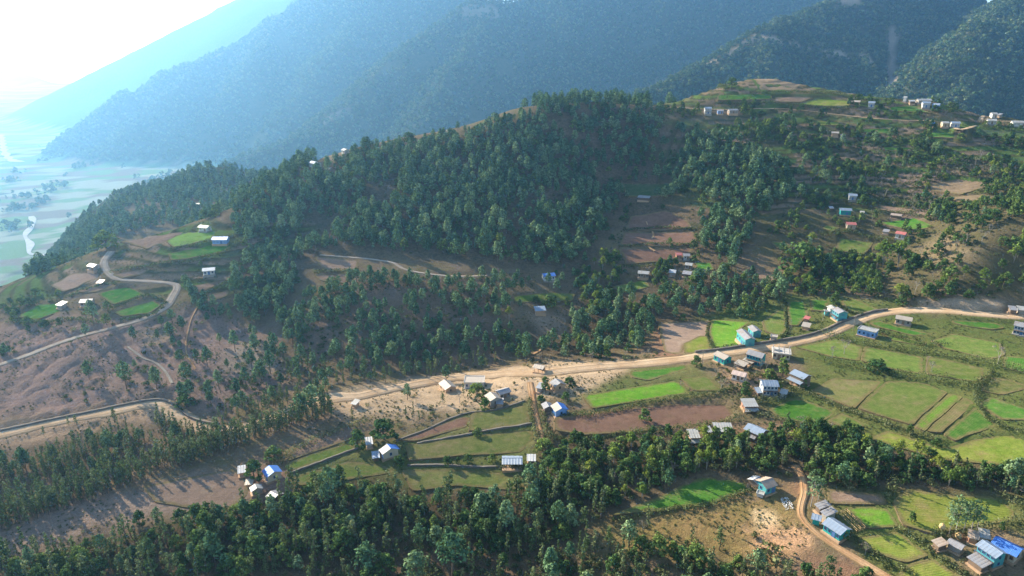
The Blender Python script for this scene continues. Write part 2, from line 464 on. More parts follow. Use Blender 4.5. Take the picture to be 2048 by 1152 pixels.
def smooth_line(P, step):
    """Catmull-Rom through points (n x 2), resampled"""
    P = np.asarray(P, float); Q = np.vstack([2 * P[0] - P[1], P, 2 * P[-1] - P[-2]]); out = []
    for i in range(1, len(Q) - 2):
        n = max(2, int(np.hypot(*(Q[i + 1] - Q[i])) / step))
        for k in range(n):
            t = k / n
            out.append(.5 * (2 * Q[i] + (Q[i + 1] - Q[i - 1]) * t + (2 * Q[i - 1] - 5 * Q[i] + 4 * Q[i + 1] - Q[i + 2]) * t * t + (3 * Q[i] - Q[i - 1] - 3 * Q[i + 1] + Q[i + 2]) * t ** 3))
    out.append(P[-1])
    return np.array(out)
field_data = []
for kind, lev, pts in FIELDS:
    g = ground_at([p[0] for p in pts], [p[1] for p in pts])
    med = np.median(g[:, 1])
    for i in range(len(pts)):           # a corner that slipped over a crest comes back on to the near side
        v_ = pts[i][1]
        while g[i, 1] > med + 42 and v_ < pts[i][1] + 40:
            v_ += 1.0; g[i] = ground_at([pts[i][0]], [v_])[0]
    P = g[:, :2]
    cen = P.mean(0)
    field_data.append(dict(kind=kind, lev=lev, P=P, zm=float(g[:, 2].mean()), cen=cen))
def round_poly(P, step):
    out = []; n = len(P)
    for i in range(n):
        a, b, c = P[i - 1], P[i], P[(i + 1) % n]
        la = np.hypot(*(a - b)); lc = np.hypot(*(c - b)); r = min(1.3, .25 * la, .25 * lc)
        p = b + (a - b) / la * r; q = b + (c - b) / lc * r
        for t in (0, .5, 1): out.append((1 - t) ** 2 * p + 2 * t * (1 - t) * b + t * t * q)
    out = np.array(out); res = []
    for i in range(len(out)):
        a = out[i]; b = out[(i + 1) % len(out)]; n = max(1, int(np.hypot(*(b - a)) / step))
        for k in range(n): res.append(a + (b - a) * k / n)
    res = np.array(res)
    j = np.stack([fbm(res[:, 0], res[:, 1], 9.0, 2), fbm(res[:, 0] + 71, res[:, 1] + 33, 9.0, 2)], 1) * 0.45
    return res + j
for f in field_data: f['R'] = round_poly(f['P'], 2.0)
def field_z(f, x, y, zb): return f['zm'] + (zb - f['zm']) * f['lev'] + 0.10
road_data = []
for nm, w, pts in ROADS:
    L = smooth_line(ground_at([p[0] for p in pts], [p[1] for p in pts])[:, :2], 2.0)
    z = lut_z(L[:, 0], L[:, 1])
    k = 9
    zp = np.pad(z, k, mode='edge'); zs = np.convolve(zp, np.ones(2 * k + 1) / (2 * k + 1), 'valid')
    road_data.append(dict(name=nm, w=w, L=L, z=zs + 0.12))
def apply_cuts(X, Y, Z, drop=0.25):
    """level the terraces and road beds into the relief"""
    Z = Z.copy()
    for rd in road_data:
        L = rd['L']; hw = rd['w'] / 2
        lo = L.min(0) - hw - 4; hi = L.max(0) + hw + 4
        idx = np.nonzero((X > lo[0]) & (X < hi[0]) & (Y > lo[1]) & (Y < hi[1]))
        if len(idx[0]) == 0: continue
        x = X[idx]; y = Y[idx]
        bd = np.full(x.shape, 1e9); bz = np.zeros(x.shape)
        for s in range(0, len(L)):
            near = (np.abs(x - L[s, 0]) < hw + 4) & (np.abs(y - L[s, 1]) < hw + 4)
            if not near.any(): continue
            d = np.hypot(x[near] - L[s, 0], y[near] - L[s, 1])
            b = bd[near]; zz = bz[near]; m = d < b
            b[m] = d[m]; zz[m] = rd['z'][s]; bd[near] = b; bz[near] = zz
        w = sstep(hw + 3.4, hw + 1.2, bd)
        z0 = Z[idx]; Z[idx] = np.where(bd < 1e8, z0 * (1 - w) + (bz - drop) * w, z0)
    for f in field_data:
        lo = f['R'].min(0); hi = f['R'].max(0)
        idx = np.nonzero((X > lo[0]) & (X < hi[0]) & (Y > lo[1]) & (Y < hi[1]))
        if len(idx[0]) == 0: continue
        x = X[idx]; y = Y[idx]; m = in_poly(x, y, f['R'])
        z = Z[idx]; zb = lut_z(x, y)
        Z[idx] = np.where(m, field_z(f, x, y, zb) - drop, z)
    return Z
LXg, LYg = np.meshgrid(lx, ly, indexing='ij')
LUT2 = apply_cuts(LXg, LYg, LUT, 0.0)
def place_z(x, y):
    fx = np.clip((x - LX0) / LS, 0, len(lx) - 1.001); fy = np.clip((y - LY0) / LS, 0, len(ly) - 1.001)
    i = fx.astype(int); j = fy.astype(int); a = fx - i; b = fy - j
    return (LUT2[i, j] * (1 - a) + LUT2[i + 1, j] * a) * (1 - b) + (LUT2[i, j + 1] * (1 - a) + LUT2[i + 1, j + 1] * a) * b

# ------------------------------------------------------------------ materials
MATS = {}
def new_mat(name):
    m = bpy.data.materials.new(name); m.use_nodes = True
    nt = m.node_tree; nt.nodes.clear()
    out = nt.nodes.new('ShaderNodeOutputMaterial')
    MATS[name] = m
    return m, nt, out
class NT:
    def __init__(s, nt): s.nt = nt
    def n(s, t, **kw):
        o = s.nt.nodes.new(t)
        for k, v in kw.items(): setattr(o, k, v)
        return o
    def l(s, a, b): s.nt.links.new(a, b)
    def noise(s, co, scale, detail=4, rough=.6):
        o = s.n('ShaderNodeTexNoise'); o.inputs['Scale'].default_value = scale; o.inputs['Detail'].default_value = detail; o.inputs['Roughness'].default_value = rough
        s.l(co, o.inputs['Vector']); return o.outputs['Fac']
    def ramp(s, fac, stops):
        o = s.n('ShaderNodeValToRGB'); cr = o.color_ramp
        while len(cr.elements) < len(stops): cr.elements.new(0.5)
        for e, (p, c) in zip(cr.elements, stops): e.position = p; e.color = (*c, 1) if len(c) == 3 else c
        s.l(fac, o.inputs[0]); return o.outputs[0]
    def maprange(s, v, a, b, c, d):
        o = s.n('ShaderNodeMapRange'); s.l(v, o.inputs[0])
        for i, k in enumerate((a, b, c, d)): o.inputs[i + 1].default_value = k
        return o.outputs[0]
    def mix(s, fac, a, b, mode='MIX'):
        o = s.n('ShaderNodeMix', data_type='RGBA', blend_type=mode)
        for sock, val in ((o.inputs[0], fac), (o.inputs[6], a), (o.inputs[7], b)):
            if hasattr(val, 'default_value') or hasattr(val, 'is_output'): s.l(val, sock)
            else: sock.default_value = val if isinstance(val, (int, float)) else (*val, 1)
        return o.outputs[2]
    def math(s, op, a, b=None):
        o = s.n('ShaderNodeMath', operation=op)
        for sock, val in ((o.inputs[0], a), (o.inputs[1], b)):
            if val is None: continue
            if hasattr(val, 'is_output'): s.l(val, sock)
            else: sock.default_value = val
        return o.outputs[0]
    def bump(s, h, dist, strength=1.0):
        o = s.n('ShaderNodeBump'); o.inputs['Strength'].default_value = strength; o.inputs['Distance'].default_value = dist
        s.l(h, o.inputs['Height']); return o.outputs[0]
def rough_surface(T, out, col, nrm=None, rough=1.0):
    d = T.n('ShaderNodeBsdfDiffuse'); d.inputs['Roughness'].default_value = 0.6
    if hasattr(col, 'is_output'): T.l(col, d.inputs[0])
    else: d.inputs[0].default_value = (*col, 1)
    if nrm is not None: T.l(nrm, d.inputs['Normal'])
    T.l(d.outputs[0], out.inputs[0])
def pos(T): return T.n('ShaderNodeNewGeometry').outputs['Position']
def hsv_jit(T, col, fac, amt):
    """brightness jitter of a colour by a 0..1 value"""
    f = T.maprange(fac, 0.25, 0.75, 1 - amt, 1 + amt)
    v = T.n('ShaderNodeVectorMath', operation='SCALE'); T.l(col, v.inputs[0]); T.l(f, v.inputs['Scale']); return v.outputs[0]

def mk_ground():
    m, nt, out = new_mat('ground'); T = NT(nt); p = pos(T)
    a = T.n('ShaderNodeAttribute', attribute_name='tint').outputs['Color']
    b = T.n('ShaderNodeAttribute', attribute_name='tint2').outputs['Color']
    n1 = T.noise(p, 0.09, 5, .65); n2 = T.noise(p, 0.6, 5, .7); n3 = T.noise(p, 3.2, 3, .7)
    f = T.math('ADD', T.math('MULTIPLY', n1, .7), T.math('MULTIPLY', n2, .5))
    c = T.mix(T.maprange(f, .48, .72, 0, 1), a, b)
    c = hsv_jit(T, c, n2, .30); c = hsv_jit(T, c, n3, .34)
    # low dry tufts and shrublets
    tf = T.noise(p, 1.15, 4, .75); tm = T.math('MULTIPLY', T.maprange(tf, .56, .66, 0, 1), T.maprange(n1, .38, .62, .15, .85))
    c = T.mix(tm, c, (.085, .085, .038))
    n3 = T.math('ADD', n3, T.math('MULTIPLY', tf, .6))
    rough_surface(T, out, c, T.bump(T.math('ADD', n2, T.math('MULTIPLY', n3, .45)), 0.7, 1.0))
mk_ground()
FCOL = dict(
  bright=((.10,.275,.02),(.145,.26,.032),(.21,.23,.065)), bright2=((.19,.30,.06),(.16,.26,.05),(.24,.27,.10)),
  green=((.05,.165,.02),(.085,.18,.03),(.16,.165,.06)), dull=((.095,.17,.03),(.14,.18,.042),(.20,.17,.075)),
  olive=((.115,.155,.038),(.165,.165,.055),(.215,.155,.09)), yellow=((.14,.215,.026),(.19,.215,.042),(.26,.20,.08)),
  brown=((.23,.15,.10),(.26,.18,.125),(.19,.125,.085)), pale=((.30,.215,.155),(.27,.185,.13),(.33,.25,.18)),
  plough=((.185,.105,.07),(.22,.13,.088),(.15,.085,.06)), dry=((.29,.205,.125),(.25,.18,.11),(.21,.17,.085)),
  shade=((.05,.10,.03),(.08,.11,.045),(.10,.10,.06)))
def mk_field(kind):
    m, nt, out = new_mat('field ' + kind); T = NT(nt); p = pos(T)
    row = T.n('ShaderNodeAttribute', attribute_name='row').outputs['Fac']
    n1 = T.noise(p, 0.055, 4, .6); n2 = T.noise(p, 0.35, 5, .7); n3 = T.noise(p, 2.6, 3, .75)
    a, b, c = FCOL[kind]
    # long strips along the rows, each a little different
    cx = T.n('ShaderNodeCombineXYZ'); T.l(T.math('MULTIPLY', row, 1.0), cx.inputs[0])
    n4 = T.noise(cx.outputs[0], .33, 2, .6)
    f = T.math('ADD', T.math('ADD', T.math('MULTIPLY', n1, .5), T.math('MULTIPLY', n2, .35)), T.math('MULTIPLY', n4, .20))
    col = T.ramp(f, [(.40, a), (.55, b), (.70, c)])
    w = T.n('ShaderNodeMath', operation='SINE')
    T.l(T.math('ADD', T.math('MULTIPLY', row, 8.5), T.math('MULTIPLY', n2, 8.0)), w.inputs[0])
    wf = T.maprange(w.outputs[0], .0, 1, 0, 1)
    col = T.mix(T.math('MULTIPLY', wf, .15 if kind not in ('bright', 'green', 'shade') else .10), col, tuple(k * .62 for k in c))
    # broad strips worked at different times
    w2 = T.noise(T.n('ShaderNodeCombineXYZ').outputs[0], 1.0, 1) if False else None
    col = hsv_jit(T, col, T.n('ShaderNodeObjectInfo').outputs['Random'], .10)
    pt = T.maprange(T.noise(p, .22, 5, .7), .55, .68, 0, .6); col = T.mix(pt, col, tuple(.5 * k + .5 * q for k, q in zip(c, (.19, .15, .07))))
    ed = T.n('ShaderNodeAttribute', attribute_name='edge').outputs['Fac']
    em = T.maprange(T.math('ADD', ed, T.math('MULTIPLY', n2, -3.2)), -1.1, .1, .85, 0)
    col = T.mix(em, col, (.17, .135, .06))
    col = hsv_jit(T, col, n3, .30); col = hsv_jit(T, col, n2, .24)
    h = T.math('ADD', T.math('MULTIPLY', w.outputs[0], .07), T.math('ADD', n2, T.math('MULTIPLY', n3, .5)))
    rough_surface(T, out, col, T.bump(h, 0.32, .8))
for k in FCOL: mk_field(k)
def mk_simple(name, cols, sc1=.3, sc2=2.5, jit=.25, bump=.25):
    m, nt, out = new_mat(name); T = NT(nt); p = pos(T)
    n1 = T.noise(p, sc1, 4, .65); n2 = T.noise(p, sc2, 4, .7)
    col = T.ramp(n1, [(.36, cols[0]), (.64, cols[1])])
    rough_surface(T, out, hsv_jit(T, col, n2, jit), T.bump(n2, bump, .7))
mk_simple('bank', ((.13,.10,.05), (.20,.14,.085)), .2, 2.2, .35, .6)
def mk_road(name, c0, c1, verge):
    m, nt, out = new_mat(name); T = NT(nt); p = pos(T)
    ac = T.n('ShaderNodeAttribute', attribute_name='across').outputs['Fac']
    n1 = T.noise(p, .10, 4, .65); n2 = T.noise(p, 1.1, 5, .75); n3 = T.noise(p, 4.5, 3, .7)
    col = T.ramp(n1, [(.36, c0), (.64, c1)])
    a = T.math('ABSOLUTE', ac)
    rut = T.maprange(T.math('ABSOLUTE', T.math('SUBTRACT', T.math('ADD', a, T.math('MULTIPLY', n1, .16)), .30)), .02, .09, .55, 0)
    col = T.mix(T.math('MULTIPLY', rut, T.maprange(n2, .35, .6, .3, 1)), col, tuple(k * .62 for k in c0))
    vg = T.maprange(T.math('ADD', a, T.math('MULTIPLY', n2, .42)), .56, .66, 0, .9)
    col = T.mix(vg, col, verge)
    col = hsv_jit(T, col, n2, .22); col = hsv_jit(T, col, n3, .2)
    rough_surface(T, out, col, T.bump(T.math('ADD', n2, T.math('MULTIPLY', rut, -.8)), .25, .8))
mk_road('dirt road', (.45,.30,.17), (.56,.41,.26), (.27,.19,.105))
mk_road('gravel road', (.33,.265,.20), (.44,.37,.29), (.22,.16,.10))
mk_road('orange path', (.42,.235,.115), (.53,.345,.19), (.24,.16,.08))
mk_simple('river sand', ((.55,.50,.42), (.66,.61,.53)), .05, .5, .1, .1)

# ------------------------------------------------------------------ the ground as one sheet, cut into near ground and mountains
def spaced(lo, hi, step, out_lo, out_hi, g):
    a = list(np.arange(lo, hi + .01, step)); s = step; v = a[-1]
    while v < out_hi: s *= g; v += s; a.append(v)
    s = step; v = lo; b = []
    while v > out_lo: s *= g; v -= s; b.append(v)
    return np.array(b[::-1] + a)
gxs = spaced(-300, 330, 1.5, -7000, 7000, 1.022)
gys = spaced(135, 430, 1.5, -60, 9500, 1.015)
GX, GY = np.meshgrid(gxs, gys, indexing='ij')
GZ = base_z(GX, GY)
GZ = apply_cuts(GX, GY, GZ, 0.25)
# tint of the soil: what grows or lies there
def rgb(*c): return np.array(c, float)
SOIL_A = rgb(.215,.15,.10); SOIL_B = rgb(.165,.135,.06)
t1 = np.broadcast_to(SOIL_A, GX.shape + (3,)).copy(); t2 = np.broadcast_to(SOIL_B, GX.shape + (3,)).copy()
def paint(pts, c1, c2, soft=6.0, amt=1.0, noise=10.0):
    g = ground_at([p[0] for p in pts], [p[1] for p in pts])[:, :2]
    lo = g.min(0) - soft; hi = g.max(0) + soft
    i0, i1 = np.searchsorted(gxs, (lo[0], hi[0])); j0, j1 = np.searchsorted(gys, (lo[1], hi[1]))
    if i1 <= i0 or j1 <= j0: return
    x = GX[i0:i1, j0:j1]; y = GY[i0:i1, j0:j1]
    ins = in_poly(x, y, g)
    d = np.full(x.shape, 1e9)
    for i in range(len(g)):
        a = g[i - 1]; b = g[i]; e = b - a
        t = np.clip(((x - a[0]) * e[0] + (y - a[1]) * e[1]) / max(e @ e, 1e-6), 0, 1)
        d = np.minimum(d, np.hypot(x - a[0] - t * e[0], y - a[1] - t * e[1]))
    sd = np.where(ins, d, -d) + fbm(x, y, noise, 3) * soft * .9
    w = (sstep(-soft, soft, sd) * amt)[..., None]
    t1[i0:i1, j0:j1] = t1[i0:i1, j0:j1] * (1 - w) + np.array(c1) * w
    t2[i0:i1, j0:j1] = t2[i0:i1, j0:j1] * (1 - w) + np.array(c2) * w
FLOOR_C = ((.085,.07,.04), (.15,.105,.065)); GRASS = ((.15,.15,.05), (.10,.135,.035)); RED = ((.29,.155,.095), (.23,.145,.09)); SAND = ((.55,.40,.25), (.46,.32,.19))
PALE = ((.42,.33,.24), (.34,.25,.18)); MAUVE = ((.325,.215,.165), (.245,.17,.125)); DRYG = ((.235,.165,.075), (.175,.145,.05)); SCRUB = ((.13,.105,.055),(.09,.085,.035))
far = sstep(640, 760, GY)[..., None]
t1[:] = t1 * (1 - far) + rgb(.045,.06,.026) * far; t2[:] = t2 * (1 - far) + rgb(.085,.08,.04) * far
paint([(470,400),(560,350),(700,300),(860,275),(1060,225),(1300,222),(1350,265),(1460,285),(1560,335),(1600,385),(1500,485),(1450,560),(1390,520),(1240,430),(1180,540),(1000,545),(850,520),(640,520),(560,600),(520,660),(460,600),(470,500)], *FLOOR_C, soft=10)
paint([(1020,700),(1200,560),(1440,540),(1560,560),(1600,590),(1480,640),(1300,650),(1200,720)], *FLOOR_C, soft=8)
paint([(1450,240),(1900,250),(2048,280),(2048,600),(1750,590),(1600,550),(1500,480),(1560,330)], *SCRUB, soft=10, amt=.8)
paint([(1760,330),(1900,330),(1880,420),(1800,440)], *MAUVE, soft=10, amt=.8)
paint([(1820,500),(1900,470),(1960,520),(1900,560)], (.27,.2,.12), (.2,.155,.085), soft=6, amt=.8)
paint([(-60,650),(200,640),(330,640),(440,610),(560,680),(600,760),(420,830),(330,790),(-60,850)], *MAUVE, soft=8)
paint([(455,705),(500,680),(545,690),(570,720),(560,750),(490,755),(450,740)], *PALE, soft=5)
paint([(285,660),(345,655),(345,680),(290,690)], (.36,.27,.19), (.3,.22,.15), soft=4)
paint([(-60,850),(200,825),(330,800),(370,840),(330,850),(230,850),(120,880),(-60,905)], (.50,.335,.20), (.42,.27,.16), soft=5)
paint([(-60,905),(300,850),(430,860),(300,940),(-60,1010)], (.23,.155,.10), (.17,.125,.07), soft=6)
paint([(-60,1060),(250,980),(500,930),(560,950),(500,1010),(300,1050),(80,1110),(-60,1120)], (.32,.235,.175), (.27,.19,.135), soft=6)
paint([(640,800),(700,775),(900,745),(1060,730),(1250,722),(1260,745),(1180,790),(1060,800),(920,820),(800,840),(700,835)], *SAND, soft=6)
paint([(560,640),(720,560),(960,560),(1030,640),(1010,710),(700,745),(600,720)], (.24,.165,.12), (.17,.125,.075), soft=10)
paint([(1000,560),(1160,555),(1160,610),(1010,620)], (.20,.145,.095), (.16,.125,.07), soft=6)
paint([(1060,625),(1150,620),(1120,670),(1085,665)], (.33,.24,.16), (.24,.17,.11), soft=5)
paint([(1015,610),(1035,650),(1030,670),(1005,660)], *RED, soft=4)
paint([(1310,660),(1370,660),(1350,712),(1310,712)], *RED, soft=4)
paint([(1150,1080),(1330,1010),(1500,990),(1600,1000),(1620,1080),(1560,1130),(1380,1110),(1250,1110)], (.30,.195,.085), (.22,.17,.06), soft=6)
paint([(1510,1022),(1545,1020),(1562,1045),(1540,1062),(1515,1050)], (.68,.49,.27), (.64,.46,.25), soft=2)
paint([(1492,1060),(1590,1055),(1620,1085),(1600,1110),(1540,1118),(1500,1100)], (.62,.38,.21), (.52,.30,.16), soft=3, noise=4)
paint([(1390,640),(1560,590),(1790,600),(1800,630),(2080,640),(2080,930),(1860,925),(1720,880),(1600,850),(1500,800),(1600,760),(1590,700),(1500,690),(1390,715)], *GRASS, soft=5)
paint([(2030,640),(2500,640),(2600,1170),(2030,1170)], *GRASS, soft=12, noise=40.0)
paint([(1640,975),(1990,985),(2060,1050),(1900,1070),(1930,1175),(1800,1170),(1690,1080)], *GRASS, soft=4)
paint([(565,940),(700,880),(800,880),(940,825),(1060,800),(1080,960),(900,985),(600,985)], *GRASS, soft=4, amt=.8)
paint([(1150,800),(1270,735),(1400,725),(1450,785),(1280,810)], *GRASS, soft=4, amt=.8)
paint([(1620,1100),(1700,1120),(1760,1150),(1700,1175),(1590,1160),(1600,1120)], *RED, soft=4)
paint([(1590,925),(1640,930),(1640,985),(1600,1000),(1570,980)], (.42,.235,.125), (.34,.19,.10), soft=4)
paint([(1440,715),(1500,735),(1560,780),(1500,790),(1440,745)], (.36,.23,.14), (.26,.18,.10), soft=5)
paint([(1370,865),(1560,845),(1570,880),(1380,890)], (.36,.22,.13), (.25,.165,.095), soft=4)
paint([(490,930),(580,940),(590,985),(520,1000),(490,965)], (.30,.18,.125), (.23,.145,.10), soft=4)
paint([(1880,1065),(2060,1060),(2060,1160),(1960,1150),(1890,1100)], (.28,.19,.115), (.2,.15,.085), soft=4)
paint([(1840,600),(2010,602),(2010,622),(1850,616)], (.42,.32,.22), (.36,.26,.17), soft=3)
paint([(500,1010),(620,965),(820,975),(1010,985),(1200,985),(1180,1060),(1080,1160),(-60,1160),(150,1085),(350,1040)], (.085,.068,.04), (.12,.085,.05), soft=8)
paint([(930,1075),(1060,1120),(1000,1175),(760,1175),(780,1130)], (.2,.13,.085), (.15,.11,.06), soft=5)
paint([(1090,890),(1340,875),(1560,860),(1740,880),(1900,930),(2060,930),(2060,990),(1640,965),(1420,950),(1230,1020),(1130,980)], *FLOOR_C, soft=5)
paint([(860,280),(960,240),(1060,218),(1060,240),(960,265),(880,300)], (.21,.155,.095), (.155,.14,.065), soft=8, amt=.8)
paint([(600,330),(720,300),(690,330),(620,350)], (.28,.2,.13), (.2,.16,.085), soft=6, amt=.7)
# treads and risers of the old terraces
_tw, _ti, _tf = terrace(GX, GY, near_z(GX, GY))
_h = vnoise(_ti * 7.3 + np.floor((GX + 8 * fbm(GX, GY, 30., 2)) / 26.0) * 3.1, _ti * 1.7 + .5)
_rz = (_tw * sstep(.58, .70, _tf))[..., None]; _gr = (_tw * sstep(.50, .56, _h) * (1 - _rz[..., 0]))[..., None]; _br = (_tw * sstep(.40, .34, _h) * (1 - _rz[..., 0]))[..., None]
for _t, _k in ((t1, 1.0), (t2, .85)):
    _t[:] = _t * (1 - _gr) + rgb(.105, .16, .04) * _k * _gr
    _t[:] = _t * (1 - _br) + rgb(.28, .20, .13) * _k * _br
    _t[:] = _t * (1 - _rz) + rgb(.075, .075, .032) * _k * _rz
# far bare places: the cut road and slides on the right mountain, terraces on the middle mountain, valley fields paled in place of bright haze
def far_line(pts, c, w):
    P = far_ground_at(pts)
    lo = P.min(0) - 60; hi = P.max(0) + 60
    i0, i1 = np.searchsorted(gxs, (lo[0], hi[0])); j0, j1 = np.searchsorted(gys, (lo[1], hi[1]))
    x = GX[i0:i1, j0:j1]; y = GY[i0:i1, j0:j1]; d = np.full(x.shape, 1e9)
    for i in range(1, len(P)):
        a = P[i - 1]; b = P[i]; e = b - a
        t = np.clip(((x - a[0]) * e[0] + (y - a[1]) * e[1]) / (e @ e), 0, 1)
        d = np.minimum(d, np.hypot(x - a[0] - t * e[0], y - a[1] - t * e[1]))
    k = sstep(w, w * .5, d + fbm(x, y, 40.0, 2) * w * .4)[..., None]
    t1[i0:i1, j0:j1] = t1[i0:i1, j0:j1] * (1 - k) + np.array(c) * k; t2[i0:i1, j0:j1] = t2[i0:i1, j0:j1] * (1 - k) + np.array(c) * .85 * k
    FARBARE.append((P, w))
FARBARE = []
EARTH = (.40, .31, .21)
far_line([(1300,178),(1350,156),(1408,130),(1450,112),(1475,95),(1510,74)], EARTH, 9)
far_line([(1510,72),(1540,80),(1590,92),(1620,100),(1660,106),(1700,112),(1740,114)], EARTH, 8)
far_line([(1652,104),(1676,108)], EARTH, 14)
far_line([(1728,112),(1742,124)], EARTH, 15)
far_line([(1690,6),(1712,3)], EARTH, 16)
far_line([(1785,60),(1783,120),(1782,180)], (.30,.24,.18), 12)
for v in (18, 26, 34): far_line([(925,v+2),(955,v),(995,v+3)], (.27,.22,.15), 6)
for v in (100, 110): far_line([(430,v+4),(455,v),(485,v+1)], (.24,.20,.14), 8)
far_line([(640,246),(665,236),(700,222)], (.24,.20,.14), 7)
valley = ((GZ < FLOOR + 14) & (GY > 700) | (GZ < FLOOR + 14) & (GX < -330))
vb = fbm(GX, GY * .7, 60.0, 3)
w = (valley * sstep(-.75, -.35, vb))[..., None]
t1 = t1 * (1 - w) + rgb(.30,.33,.17) * w; t2 = t2 * (1 - w) + rgb(.44,.40,.30) * w  # pale floor colour stands in for the thick sunlit haze over the valley

# farmed plots of the valley floor
_cx = np.floor((GX * .9 + GY * .35) / 75.0); _cy = np.floor((GY * .9 - GX * .35) / 48.0)
_ph = vnoise(_cx * 3.37 + .5, _cy * 5.91 + .5); _w = (valley * sstep(-.75, -.35, vb))[..., None]
_pc = np.where((_ph > .58)[..., None], rgb(.16, .26, .07), np.where((_ph < .36)[..., None], rgb(.24, .17, .11), rgb(.40, .38, .25)))
t1 = t1 * (1 - _w * .8) + _pc * _w * .8; t2 = t2 * (1 - _w * .8) + _pc * _w * .8
cut_j = int(np.searchsorted(gys, 1000.0))
def grid_object(name, j0, j1, mat):
    X = GX[:, j0:j1 + 1]; Y = GY[:, j0:j1 + 1]; Z = GZ[:, j0:j1 + 1]; n, m = X.shape
    me = bpy.data.meshes.new(name)
    me.vertices.add(n * m); me.vertices.foreach_set('co', np.stack([X, Y, Z], -1).astype(np.float32).ravel())
    i, j = np.meshgrid(np.arange(n - 1), np.arange(m - 1), indexing='ij'); i = i.ravel(); j = j.ravel()
    F = np.stack([i * m + j, (i + 1) * m + j, (i + 1) * m + j + 1, i * m + j + 1], -1).astype(np.int32)
    me.loops.add(F.size); me.loops.foreach_set('vertex_index', F.ravel())
    me.polygons.add(len(F)); me.polygons.foreach_set('loop_start', (np.arange(len(F)) * 4).astype(np.int32))
    me.update(calc_edges=True); me.shade_smooth()
    for nm, A in (('tint', t1), ('tint2', t2)):
        at = me.attributes.new(nm, 'FLOAT_COLOR', 'POINT')
        at.data.foreach_set('color', np.concatenate([A[:, j0:j1 + 1], np.ones((n, m, 1))], -1).astype(np.float32).ravel())
    me.materials.append(mat)
    return tag(link(bpy.data.objects.new(name, me)), kind='structure')
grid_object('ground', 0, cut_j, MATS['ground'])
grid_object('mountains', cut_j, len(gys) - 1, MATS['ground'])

# ------------------------------------------------------------------ terraced fields
for f in field_data:
    R = f['R']; lo = R.min(0); hi = R.max(0)
    area = (hi - lo).prod(); st = float(np.clip(math.sqrt(area) / 16, 1.2, 3.0))
    X, Y = np.meshgrid(np.arange(lo[0] + st / 2, hi[0], st), np.arange(lo[1] + st / 2, hi[1], st), indexing='ij')
    X = X.ravel() + rng.uniform(-.2, .2, X.size) * st; Y = Y.ravel() + rng.uniform(-.2, .2, Y.size) * st
    k = in_poly(X, Y, f['cen'] + (R - f['cen']) * .97); P = np.c_[X[k], Y[k]]
    nb = len(R)
    vs = [Vector(p) for p in R] + [Vector(p) for p in P]
    ed = [(i, (i + 1) % nb) for i in range(nb)]
    vo, eo, fo, ov, oe, of = mgeo.delaunay_2d_cdt(vs, ed, [], 1, 1e-4)
    V = np.array([(v.x, v.y) for v in vo]); Z = field_z(f, V[:, 0], V[:, 1], lut_z(V[:, 0], V[:, 1]))
    Z = Z + fbm(V[:, 0], V[:, 1], 6.0, 2) * 0.10
    mb = MB(); mb.v = [tuple(p) for p in np.c_[V, Z]]
    mb.f = [tuple(t) for t in fo]; mb.m = [0] * len(mb.f)
    bz = field_z(f, R[:, 0], R[:, 1], lut_z(R[:, 0], R[:, 1]))
    base = len(mb.v)
    out = (R - f['cen']); out = out / np.maximum(np.hypot(out[:, 0], out[:, 1])[:, None], 1e-6)
    for p, z in zip(R, bz): mb.v.append((p[0], p[1], z + .02))
    for p, z, o_ in zip(R, bz, out): mb.v.append((p[0] + o_[0] * .5, p[1] + o_[1] * .5, z - 1.6))
    ccw = sum(R[i - 1][0] * R[i][1] - R[i][0] * R[i - 1][1] for i in range(nb)) > 0
    for i in range(nb):
        j = (i + 1) % nb; q = (base + i, base + j, base + nb + j, base + nb + i)
        mb.f.append(q[::-1] if ccw else q); mb.m.append(1)
    o = mb.build('field', [MATS['field ' + f['kind']], MATS['bank']])
    e = R[1] - R[0]
    # rows run along the longer side
    cov = np.cov(R.T); ev, evec = np.linalg.eigh(cov); perp = evec[:, 0]
    at = o.data.attributes.new('row', 'FLOAT', 'POINT')
    co = np.array(mb.v); at.data.foreach_set('value', (co[:, 0] * perp[0] + co[:, 1] * perp[1]).astype(np.float32))
    dd = np.full(len(co), 1e9)
    for i in range(nb):
        a_ = R[i - 1]; b_ = R[i]; e_ = b_ - a_
        tt = np.clip(((co[:, 0] - a_[0]) * e_[0] + (co[:, 1] - a_[1]) * e_[1]) / max(e_ @ e_, 1e-9), 0, 1)
        dd = np.minimum(dd, np.hypot(co[:, 0] - a_[0] - tt * e_[0], co[:, 1] - a_[1] - tt * e_[1]))
    at = o.data.attributes.new('edge', 'FLOAT', 'POINT'); at.data.foreach_set('value', np.minimum(dd, 6).astype(np.float32))
    tag(o, kind='structure')
